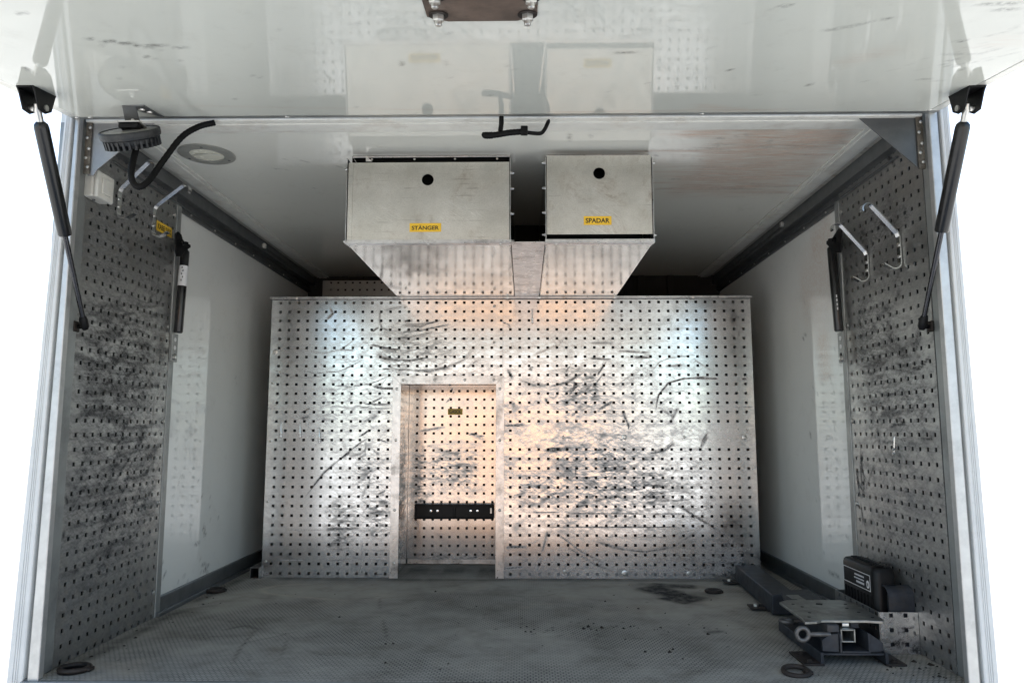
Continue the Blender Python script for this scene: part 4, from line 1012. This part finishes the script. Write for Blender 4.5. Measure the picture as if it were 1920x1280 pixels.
# ------------------------------------------------------------------ work lamp at the hatch edge
wl = empty('work_lamp', px(244, 258, Y=1.76), 'round black work lamp with cooling fins hanging from the hatch edge', 'lamp')
LY = 1.735
c = px(244, 250, Y=LY)
ax = Vector((-.05, -.53, .85)).normalized()       # lens faces up
rad = .071
MB().lathe(c, ax, [(.0001, -.022), (rad*.86, -.022), (rad*.90, -.012), (rad*.98, -.009), (rad, -.003), (rad, .006), (rad*.97, .009), (rad*.93, .009), (rad*.92, .007), (.0001, .007)], 48).build('housing', M_grime, wl)
MB().lathe(c, ax, [(rad*.915, .0072), (rad*.6, .0092), (.0001, .0098)], 48).build('lens', M_lens, wl)
a1 = ax.cross(Vector((0, 1, 0))).normalized(); a2 = ax.cross(a1)
for k in range(30):
    t = 2*math.pi*k/30
    e = a1*math.cos(t) + a2*math.sin(t); w_ = ax.cross(e)*.0026
    b0 = c + e*rad*.66 - ax*.0222; b1_ = c + e*rad*.93 - ax*.0125; b2_ = c + e*rad*.92 - ax*.033; b3_ = c + e*rad*.66 - ax*.034
    MB().prism([b0-w_, b1_-w_, b2_-w_, b3_-w_], w_*2).build('fin', M_grime, wl)
MB().lathe(c - ax*.0222, -ax, [(rad*.655, 0), (rad*.655, .009), (.0001, .010)], 32).build('heat_sink_core', M_grime, wl)
# bracket: plate on the hatch, leg down to the lamp
h1, h2, h3, h4 = [hit_hatch(u, v, -.0035) for u, v in ((228, 197), (269, 196), (304, 216), (246, 232))]
MB().prism([h1, h2, h3, h3+ht*(-.012)], -hn*.004).build('bracket_plate', M_rail, wl, .001)
lg = c + ax*.021
MB().prism([h1-hn*.001, h1-hn*.001+Vector((0, .004, 0)), lg+Vector((-.01, .02, .004)), lg+Vector((-.014, .016, .004))], (.034, 0, 0)).build('bracket_leg', M_rail, wl, .001)
MB().box(lg+Vector((-.016, -.022, -.002)), lg+Vector((.040, .022, .002))).build('bracket_foot', M_zinc, wl, .001)
MB().box(lg+Vector((-.014, -.018, -.014)), lg+Vector((.034, .018, -.0025))).build('bracket_block', M_black, wl, .002)
MB().lathe(lg+Vector((.012, 0, .002)), (0, 0, 1), [(.007, 0), (.007, .006), (.004, .007), (.004, .012), (.0001, .012)], 6).build('bolt', M_zinc, wl)
for q in (h1*.35+h2*.35+h3*.3, h1*.2+h2*.25+h3*.55):
    MB().lathe(q-hn*.004, -hn, [(.007, 0), (.006, .003), (.0001, .004)], 12).build('bolt', M_zinc, wl)
cb = [px(256, 276, Y=LY), px(250, 300, Y=LY-.01), px(246, 325, Y=LY-.02), px(250, 343, Y=LY-.02), px(262, 350, Y=LY-.015), px(280, 338, Y=LY), px(305, 303, Y=LY+.03), px(340, 258, Y=LY+.06), px(372, 238, Y=LY+.085), px(403, 230, Y=LY+.10)]
pth = smooth_path(cb, 12)
MB().tube(pth, [.0072 + .0008*(i % 2) for i in range(len(pth))], 12).build('cable', M_rubber, wl)

# ------------------------------------------------------------------ taped cable in the middle of the hatch edge
CY = 1.80
ck = empty('cable_loop', px(940, 222, Y=CY), 'black taped cable with a clip hanging from the middle of the hatch edge', 'cable')
MB().tube(smooth_path([px(940, 219, Y=CY), px(940, 232, Y=CY), px(938, 246, Y=CY)], 6), .0062, 12).build('drop_cable', M_rubber, ck)
pth = smooth_path([px(904, 251, Y=CY), px(912, 254, Y=CY), px(930, 253, Y=CY), px(955, 249, Y=CY), px(980, 247, Y=CY)], 8)
MB().tube(pth, [.004+.0045*math.sin(min(1, i/8)*1.57)*(1 if i < 14 else .78) + .0006*(i % 2) for i in range(len(pth))], 14).build('taped_conduit', M_rubber, ck)
MB().tube(smooth_path([px(978, 247, Y=CY), px(1000, 250, Y=CY), px(1014, 250, Y=CY), px(1021, 243, Y=CY), px(1026, 233, Y=CY), px(1029, 226, Y=CY+.03)], 8), [.005]*38+[.0035]*3, 12).build('thin_cable', M_rubber, ck)
q = px(983, 246, Y=CY)
MB().box(q-Vector((.009, .010, .009)), q+Vector((.009, .010, .011))).build('clip', M_black, ck, .002)

# ------------------------------------------------------------------ small catches on the top rails
for (u, v), X, s, lab in (((495, 461), -1.148, -1, 'small white cable clamp on the left ceiling rail'), ((1467, 421), 1.024, 1, 'small metal clamp at the end of the right ceiling rail strip')):
    p = px(u, v, X=X)
    o = empty('rail_clamp', p, lab, 'clamp', 'clamps on the ceiling rails')
    MB().box(p-Vector((.008, .010, .010)), p+Vector((.008, .010, .010))).build('block', M_zinc if s > 0 else M_switch, o, .002)
    MB().box((p.x-.005, p.y+.0105, p.z-.008), (p.x+.005, p.y+(.45 if s < 0 else .7), p.z+.006)).build('strip', M_rail, o, .002)
    MB().lathe(p-Vector((0, .010, 0)), (0, -1, 0), [(.004, 0), (.0035, .002), (.0001, .0025)], 10).build('screw', M_zinc, o)

# ------------------------------------------------------------------ tie-down rings in the floor
def ring(c, r, lab, tilt=0, plate=True):
    o = empty('tie_down_ring', c, lab, 'ring', 'rusty tie-down rings in the cargo floor')
    c = Vector(c)
    MB().tube([c+Vector((r*math.cos(t), r*.85*math.sin(t), .007+tilt*math.sin(t))) for t in np.linspace(0, 2*math.pi, 25)], .0065, 10, False).build('ring', M_rust, o)
    if plate: MB().lathe(c, (0, 0, 1), [(r*1.1, .0003), (r*1.08, .0012), (r*.85, .0012), (r*.8, .0008), (.0001, .0008)], 28).build('recess_plate', M_rust, o)
    MB().box(c+Vector((r*.6, -.012, .001)), c+Vector((r*1.3, .012, .010))).build('lug', M_rust, o, .003)
ring((*px(140, 1257, Z=0)[:2], .0), .034, 'rusty tie-down ring in the floor at the front left corner')
ring((*px(404, 1109, Z=0)[:2], .0), .030, 'dark tie-down ring in the floor beside the left white wall')
ring((*px(1493, 1263, Z=0)[:2], .0), .030, 'rusty tie-down ring lying in front of the steel mount', .004, False)
ring((*px(1338, 1111, Z=0)[:2], .0), .026, 'dark tie-down ring in the floor near the far end of the beam', 0, False)

# ------------------------------------------------------------------ square tube at the foot of the partition
p0, p1 = px(468, 1085, Y=3.0), px(490, 1063, Y=3.0)
st = empty('square_tube', (p0.x, 3.0, 0), 'short open square tube on the floor at the left end of the partition', 'tube')
x0, x1, z1 = p0.x, bx0-.001, p1.z
wt = .003
MB().box((x0, 3.0, .0005), (x0+wt, 3.5, z1)).box((x1-wt, 3.0, .0005), (x1, 3.5, z1)).box((x0+wt, 3.0, .0005), (x1-wt, 3.5, .0005+wt)).box((x0+wt, 3.0, z1-wt), (x1-wt, 3.5, z1)).build('tube_wall', M_trim, st)
MB().box((x0+wt, 3.12, .004), (x1-wt, 3.13, z1-wt)).build('tube_shade', M_dark, st)  # added dark sheet stands in for the shade inside the open tube

# ------------------------------------------------------------------ small hooks and pins left in the perforation
def pin(u0, v0, v1, X=None, lab=''):
    a, b = (px(u0, v0, Y=YB-.006), px(u0, v1, Y=YB-.006)) if X is None else (px(u0, v0, X=X), px(u0, v1, X=X))
    o = empty('panel_pin', b, lab, 'pin', 'small steel pins in the perforated panels')
    n = Vector((0, -1, 0)) if X is None else Vector((-1, 0, 0))
    MB().tube([a-n*.006, a+n*.001, a+n*.002-Vector((0, 0, .004)), b+n*.002], .0022, 10).build('shank', M_chrome, o)
    for t in (.75, 1.0):
        q = a*(1-t)+b*t
        MB().lathe(q+n*.001, n, [(.0048, 0), (.0048, .004), (.0025, .0055), (.0001, .006)], 12).build('button', M_chrome, o)
pin(527, 793, 818, lab='small steel pin nearest the left edge of the partition')
pin(563, 793, 818, lab='small steel pin on the partition, middle of the three at the left')
pin(599, 802, 828, lab='small steel pin on the partition, the lowest of the three')
pin(998, 580, 604, lab='small steel pin high on the partition under the hanging boxes')
pin(1678, 818, 850, X=XR-.003, lab='small steel pin half way up the right side panel')

# ------------------------------------------------------------------ steel beam lying along the right wall
bm_ = empty('steel_beam', px(1400, 1085, Z=0), 'long dark steel beam on the floor reaching back to the partition', 'beam')
pa, pb_ = px(1379, 1086, Z=.012), px(1440, 1141, Z=.012)
dirb = (pa - pb_); dirb.z = 0; dirb.normalize()
sd = Vector((dirb.y, -dirb.x, 0))
near_ = pb_ - dirb*.05; far_ = pa + dirb*.0
near_.z = far_.z = .006
W_, T_ = .085, .062
MB().hexa([near_, near_+sd*W_, far_+sd*W_, far_], [q+Vector((0, 0, T_)) for q in (near_, near_+sd*W_, far_+sd*W_, far_)]).build('box_section', M_steel, bm_, .004, 3)
for t in (.12, .9):
    q = near_*(1-t)+far_*t
    MB().hexa([q-sd*.05, q+sd*(W_+.02), q+sd*(W_+.02)+dirb*.06, q-sd*.05+dirb*.06], [k+Vector((0, 0, .005)) for k in (q-sd*.05, q+sd*(W_+.02), q+sd*(W_+.02)+dirb*.06, q-sd*.05+dirb*.06)]).build('foot_plate', M_rust, bm_, .001)
    MB().lathe(q-sd*.028+dirb*.03+Vector((0, 0, .005)), (0, 0, 1), [(.009, 0), (.009, .007), (.0001, .008)], 6).build('bolt', M_zinc, bm_)

# ------------------------------------------------------------------ vice mount in front of the beam
vm = empty('steel_mount', px(1600, 1240, Z=0), 'low steel mount with a pale top plate and eye bolt at the front right', 'mount')
ZP = .103
P4 = [px(u, v, Z=ZP) for u, v in ((1461, 1128), (1475, 1124), (1576, 1124), (1602, 1130), (1657, 1160), (1656, 1164), (1622, 1162), (1540, 1162), (1531, 1164), (1509, 1165), (1503, 1158))]
tp_ = MB().prism(P4, (0, 0, -.007)).build('top_plate', M_steelw, vm, .0012)
for u, v in ((1487, 1132), (1504, 1137), (1518, 1148), (1517, 1156), (1585, 1132), (1588, 1140), (1610, 1147), (1636, 1157)):
    q = px(u, v, Z=ZP); MB().lathe(q, (0, 0, 1), [(.0045, 0), (.0045, .0006), (.0001, .0006)], 12).build('bolt_hole', M_dark, tp_)
q = px(1536, 1132, Z=ZP)
MB().hexa(*[[q+Vector((a, b, z)) for a, b in ((-.012, -.006), (.004, -.012), (.012, .006), (-.004, .012))] for z in (.0002, .0008)]).build('slot', M_dark, tp_)
FY = px(1590, 1225, Z=.03).y
FY = 1.955
X_ = lambda u, v=1200: px(u, v, Y=FY).x
Z_ = lambda v, u=1590: px(u, v, Y=FY).z
def uchan(x0, x1, z0, z1, t, y0, y1, top=False):
    m = MB().box((x0, y0, z0), (x0+t, y1, z1)).box((x1-t, y0, z0), (x1, y1, z1)).box((x0+t, y0, z0), (x1-t, y1, z0+t))
    if top: m.box((x0+t, y0, z1-t), (x1-t, y1, z1))
    return m
YR = 2.26
uchan(X_(1575), X_(1632), Z_(1224), Z_(1187), .005, FY, YR).build('slide_channel', M_steel, vm, .001)
uchan(X_(1580), X_(1608), Z_(1206), Z_(1181), .004, FY+.01, YR+.1, True).build('slide_tube', M_steelw, vm, .001)
for a, b in ((1543, 1574), (1633, 1657)):
    MB().prism([(X_(a), FY+.004, Z_(1221)), (X_(b), FY+.004, Z_(1223)), (X_(b), FY+.004, Z_(1188)), (X_((a+b)/2), FY+.004, Z_(1190)), (X_(a), FY+.004, Z_(1200))] if a < 1600 else [(X_(a), FY+.004, Z_(1223)), (X_(b), FY+.004, Z_(1221)), (X_(b), FY+.004, Z_(1205)), (X_(a), FY+.004, Z_(1188))], (0, .008, 0)).build('web', M_steel, vm, .001)
for a, s_ in ((1539, -1), (1660, 1)):
    xa = X_(a)
    MB().box((xa-.004, FY-.005, .006), (xa+.004, YR, Z_(1222))).build('side_rail', M_steel, vm, .001)
    MB().box((min(xa-.004, xa+s_*.048), FY-.008, .0008), (max(xa+.004, xa+s_*.048), FY+.10, .0058)).build('foot', M_rust, vm, .001)
    for yy in (FY+.015, FY+.075):
        MB().lathe((xa+s_*.026, yy, .006), (0, 0, 1), [(.010, 0), (.010, .002), (.0055, .002), (.0055, .006), (.0001, .006)], 12).build('bolt', M_rust, vm)
MB().box((X_(1539)+.0045, FY-.001, Z_(1224)-.005), (X_(1660)-.0045, YR, Z_(1224)-.0003)).build('base_plate', M_steel, vm, .001)
MB().box((X_(1590), FY+.03, Z_(1180)), (X_(1603), FY+.06, ZP-.0075)).build('clamp_block', M_zinc, vm, .001)
MB().box((X_(1556), FY+.012, Z_(1187)), (X_(1578), YR, ZP-.0075)).build('riser', M_steel, vm, .001)
MB().box((X_(1612), FY+.05, Z_(1187)), (X_(1628), YR, ZP-.0075)).build('riser', M_steel, vm, .001)
# eye bolts
def eyebolt(c, r, tr, x_end, name='eye_bolt'):
    m = MB().tube([Vector(c)+Vector((r*math.cos(t), .35*r*math.sin(t)*0, r*math.sin(t))) for t in np.linspace(0, 2*math.pi, 25)], tr, 12, False)
    m.tube([Vector(c)+Vector((r*.9, 0, 0)), (x_end, c[1], c[2])], tr*1.05, 12)
    m.build(name, M_eye, vm)
eyebolt(px(1505, 1188, Y=FY+.01), .0155, .0058, X_(1560))
c_ = px(1474, 1163, Y=2.10); 
MB().tube([c_+Vector((.017*math.cos(t), .016*math.sin(t), .0)) for t in np.linspace(0, 2*math.pi, 25)], .005, 12, False).tube([c_+Vector((.015, 0, 0)), c_+Vector((.06, 0, 0))], .005, 12).build('eye_bolt', M_eye, vm)
# dark saddle plate behind the top plate
sp = MB().prism([px(u, v, Z=.085) for u, v in ((1463, 1106), (1515, 1104), (1545, 1124), (1473, 1124))], (0, 0, -.012)).build('saddle_plate', M_steel, vm, .001)

# ------------------------------------------------------------------ perforated tray on the right wall, heater and bracket in it
tr = empty('perforated_tray', (1.0, 2.05, 0), 'small perforated aluminium tray on the floor against the right panel', 'tray')
tx0, tx1, ty0, ty1 = .951, XR-.001, 2.05, 2.33
tz = px(1655, 1147, Y=ty0).z
fcx_ = [px(u, 1175, Y=ty0).x for u in (1672, 1699)]; fcz_ = [px(1672, v, Y=ty0).z for v in (1153, 1180.5, 1207.5)]
dt = scuffs(30, (1.0, .06), .06, .06, 0, 40, (.01, .05), .3, (.002, .005), (.3, .8)) + blobs(24, (1.03, .02), .05, .03, (.01, .03), (.2, .5))
sheet('front', perf_lines(tx0, tx1, sorted(fcx_), HS, .006), perf_lines(.0008, tz, sorted(fcz_), HS, .006), lambda u, v: (u, u*0+ty0, v), lambda u, v: near(u, fcx_, HS) & near(v, fcz_, HS), M_alcove, tr, {'dirt': dt}, .002, -1)
scy_ = [ty0+.02+i*P38 for i in range(8) if ty0+.02+i*P38 < ty1-.01]
sheet('side', perf_lines(ty0+.0025, ty1, scy_, HS, .012), perf_lines(.0008, tz, sorted(fcz_), HS, .012), lambda u, v: (u*0+tx0, u, v), lambda u, v: near(u, scy_, HS) & near(v, fcz_, HS), M_side, tr, {'dirt': []}, .002, -1)
MB().box((tx0+.0025, ty0+.0025, .012), (tx1, ty1, .015)).build('bottom', M_dark, tr)
MB().box((tx0, ty1+.0005, .001), (tx1, ty1+.003, tz)).build('back', M_side, tr)

ht_ = empty('heater', (1.0, 2.2, tz-.02), 'black plastic heater with grille and white printed label in the tray', 'heater')
hx0_, hx1_ = .962, 1.026
hy1 = px(1581, 1080, X=hx0_).y; hy0 = px(1634, 1090, X=hx0_).y
hz1 = px(1581, 1041, X=hx0_).z; hz0 = .016
# body: rounded in plan at the front end and along the top
prof = []
def body_ring(z, ins):
    r_ = .020
    pts = []
    for cx_, cy_, a0 in ((hx1_-ins-r_, hy0-.016+ins+r_, -90), (hx1_-ins-.006, hy1-ins-.006, 0), (hx0_+ins+.006, hy1-ins-.006, 90), (hx0_+ins+r_, hy0-.016+ins+r_, 180)):
        rr = r_ if a0 in (-90, 180) else .006
        for k in range(7):
            t = R(a0 + k*15); pts.append((cx_+rr*math.cos(t), cy_+rr*math.sin(t), z))
    return pts
rings = [body_ring(z, i) for z, i in ((hz0, 0), (hz1-.016, 0), (hz1-.007, .002), (hz1-.002, .006), (hz1, .014))]
n_ = len(rings[0])
mb = MB().add([p for r_ in rings for p in r_], [(i*n_+k, i*n_+(k+1) % n_, (i+1)*n_+(k+1) % n_, (i+1)*n_+k) for i in range(len(rings)-1) for k in range(n_)], True)
mb.add(rings[-1], [tuple(range(n_))]); mb.add(rings[0], [tuple(range(n_))[::-1]])
mb.build('body', M_black, ht_)
for k in range(13):          # top louvres
    y = hy0 - .006 + k*(hy1-hy0-.0)/13.5
    MB().box((hx0_+.016, y, hz1+.0002), (hx1_-.030, y+.0045, hz1+.0032)).build('top_louvre', M_black, ht_, .001)
gz1, gz0 = hz1-.080, .055
for k in range(9):           # side grille
    y = hy0 + .004 + k*(hy1-hy0-.012)/8.6
    MB().box((hx0_-.0032, y, gz0), (hx0_-.0002, y+.005, gz1)).build('grille_bar', M_black, ht_, .001)
MB().box((hx0_-.0045, hy0+.002, (gz0+gz1)/2-.002), (hx0_-.0034, hy1-.004, (gz0+gz1)/2+.002)).build('grille_rail', M_rail, ht_)
ly0, ly1, lz0, lz1 = hy0+.006, hy1-.007, hz1-.070, hz1-.026
lb = MB().box((hx0_-.0008, ly0, lz0), (hx0_-.0002, ly1, lz1)).build('label', M_black, ht_)
for a, b in (((ly0, lz0), (ly1, lz0+.0018)), ((ly0, lz1-.0018), (ly1, lz1)), ((ly0, lz0+.0022), (ly0+.0018, lz1-.0022)), ((ly1-.0018, lz0+.0022), (ly1, lz1-.0022))):
    MB().box((hx0_-.0014, a[0], a[1]), (hx0_-.0009, b[0], b[1])).build('label_border', M_white, lb)
lyc = ly0+.035
for k, (w_, h_) in enumerate(((.060, .0045), (.064, .0035), (.050, .0055))):
    zc = lz1-.012-.0095*k
    for j in range(9):
        a = ly0+.038+j*w_/9
        MB().box((hx0_-.0014, a, zc-h_/2), (hx0_-.0009, a+w_/9*.7, zc+h_/2)).build('print_mark', M_white, lb)
# round-cornered mark with two slots, right end of the label
mk = MB().prism([(hx0_-.0014, ly0+.006+.009*(1+math.cos(t)), lz0+.006+.011*(1+math.sin(t))) for t in np.linspace(0, 2*math.pi, 20, endpoint=False)], (.0005, 0, 0)).build('socket_mark', M_white, lb)
for a in (.011, .0165):
    MB().box((hx0_-.0019, ly0+a, lz0+.012), (hx0_-.0015, ly0+a+.003, lz0+.021)).build('slot_mark', M_black, lb)

cp = empty('metal_cup', (1.02, 2.09, tz), 'small dark rounded metal holder in front of the heater', 'holder')
a_, b_ = px(1663, 1140, Y=2.075), px(1712, 1098, Y=2.075)
x0, x1, z0, z1 = a_.x, min(b_.x, XR-.002), .018, b_.z
mb = MB()
def dsec(x, y0, y1, zz0, zz1, n=9):
    rr = (y1-y0)/2
    return [(x, y0, zz0)] + [(x, y0+rr-rr*math.cos(t), zz1-rr*.9+rr*.9*math.sin(t)) for t in np.linspace(0, math.pi, n)] + [(x, y1, zz0)]
o_, i_ = dsec(x0, 2.062, 2.116, z0, z1), dsec(x0, 2.066, 2.112, z0, z1-.004)
o2, i2 = dsec(x1, 2.062, 2.116, z0, z1), dsec(x1, 2.066, 2.112, z0, z1-.004)
n_ = len(o_)
mb.add(o_+i_+o2+i2, [(k, k+1, n_+k+1, n_+k) for k in range(n_-1)] + [(k, k+1, 2*n_+k+1, 2*n_+k) for k in range(n_-1)] + [(n_+k, n_+k+1, 3*n_+k+1, 3*n_+k) for k in range(n_-1)] + [(2*n_+k, 2*n_+k+1, 3*n_+k+1, 3*n_+k) for k in range(n_-1)])
mb.build('hood', M_steel, cp)
MB().box((x0+.012, 2.0665, z0), (x1-.006, 2.1115, z1-.026)).build('block', M_steel, cp, .003)
MB().box((x1-.004, 2.0665, z0), (x1-.001, 2.1115, z1-.012)).build('end_cap', M_steel, cp)

# ------------------------------------------------------------------ crumbs of dirt on the floor
mb = MB()
spots = [tuple(px(rng.normal(1130, 90), rng.normal(1178, 9), Z=0))[:2] for _ in range(46)] + [(rng.uniform(-1.1, .9), rng.uniform(1.85, 2.95)) for _ in range(70)] + [(rng.uniform(-1.16, -1.08), rng.uniform(1.9, 2.9)) for _ in range(30)] + [(rng.uniform(.9, 1.04), rng.uniform(1.85, 2.04)) for _ in range(30)]
for x, y in spots:
    if y > 2.0 and x > .7: continue
    r0 = abs(rng.normal(0, .0022)) + .0012
    ring_ = [(x + r0*rng.uniform(.6, 1.3)*math.cos(t), y + r0*rng.uniform(.6, 1.3)*math.sin(t), .0002) for t in np.linspace(0, 2*math.pi, 6, endpoint=False)]
    mb.add(ring_ + [(x + r0*.3*rng.normal(), y, r0*rng.uniform(.5, 1.1))], [(k, (k+1) % 6, 6) for k in range(6)] + [(5, 4, 3, 2, 1, 0)])
gr = mb.build('grit', M_rust)
tag(gr, 'scattered dark crumbs of dirt on the cargo floor', 'dirt', kind='stuff')
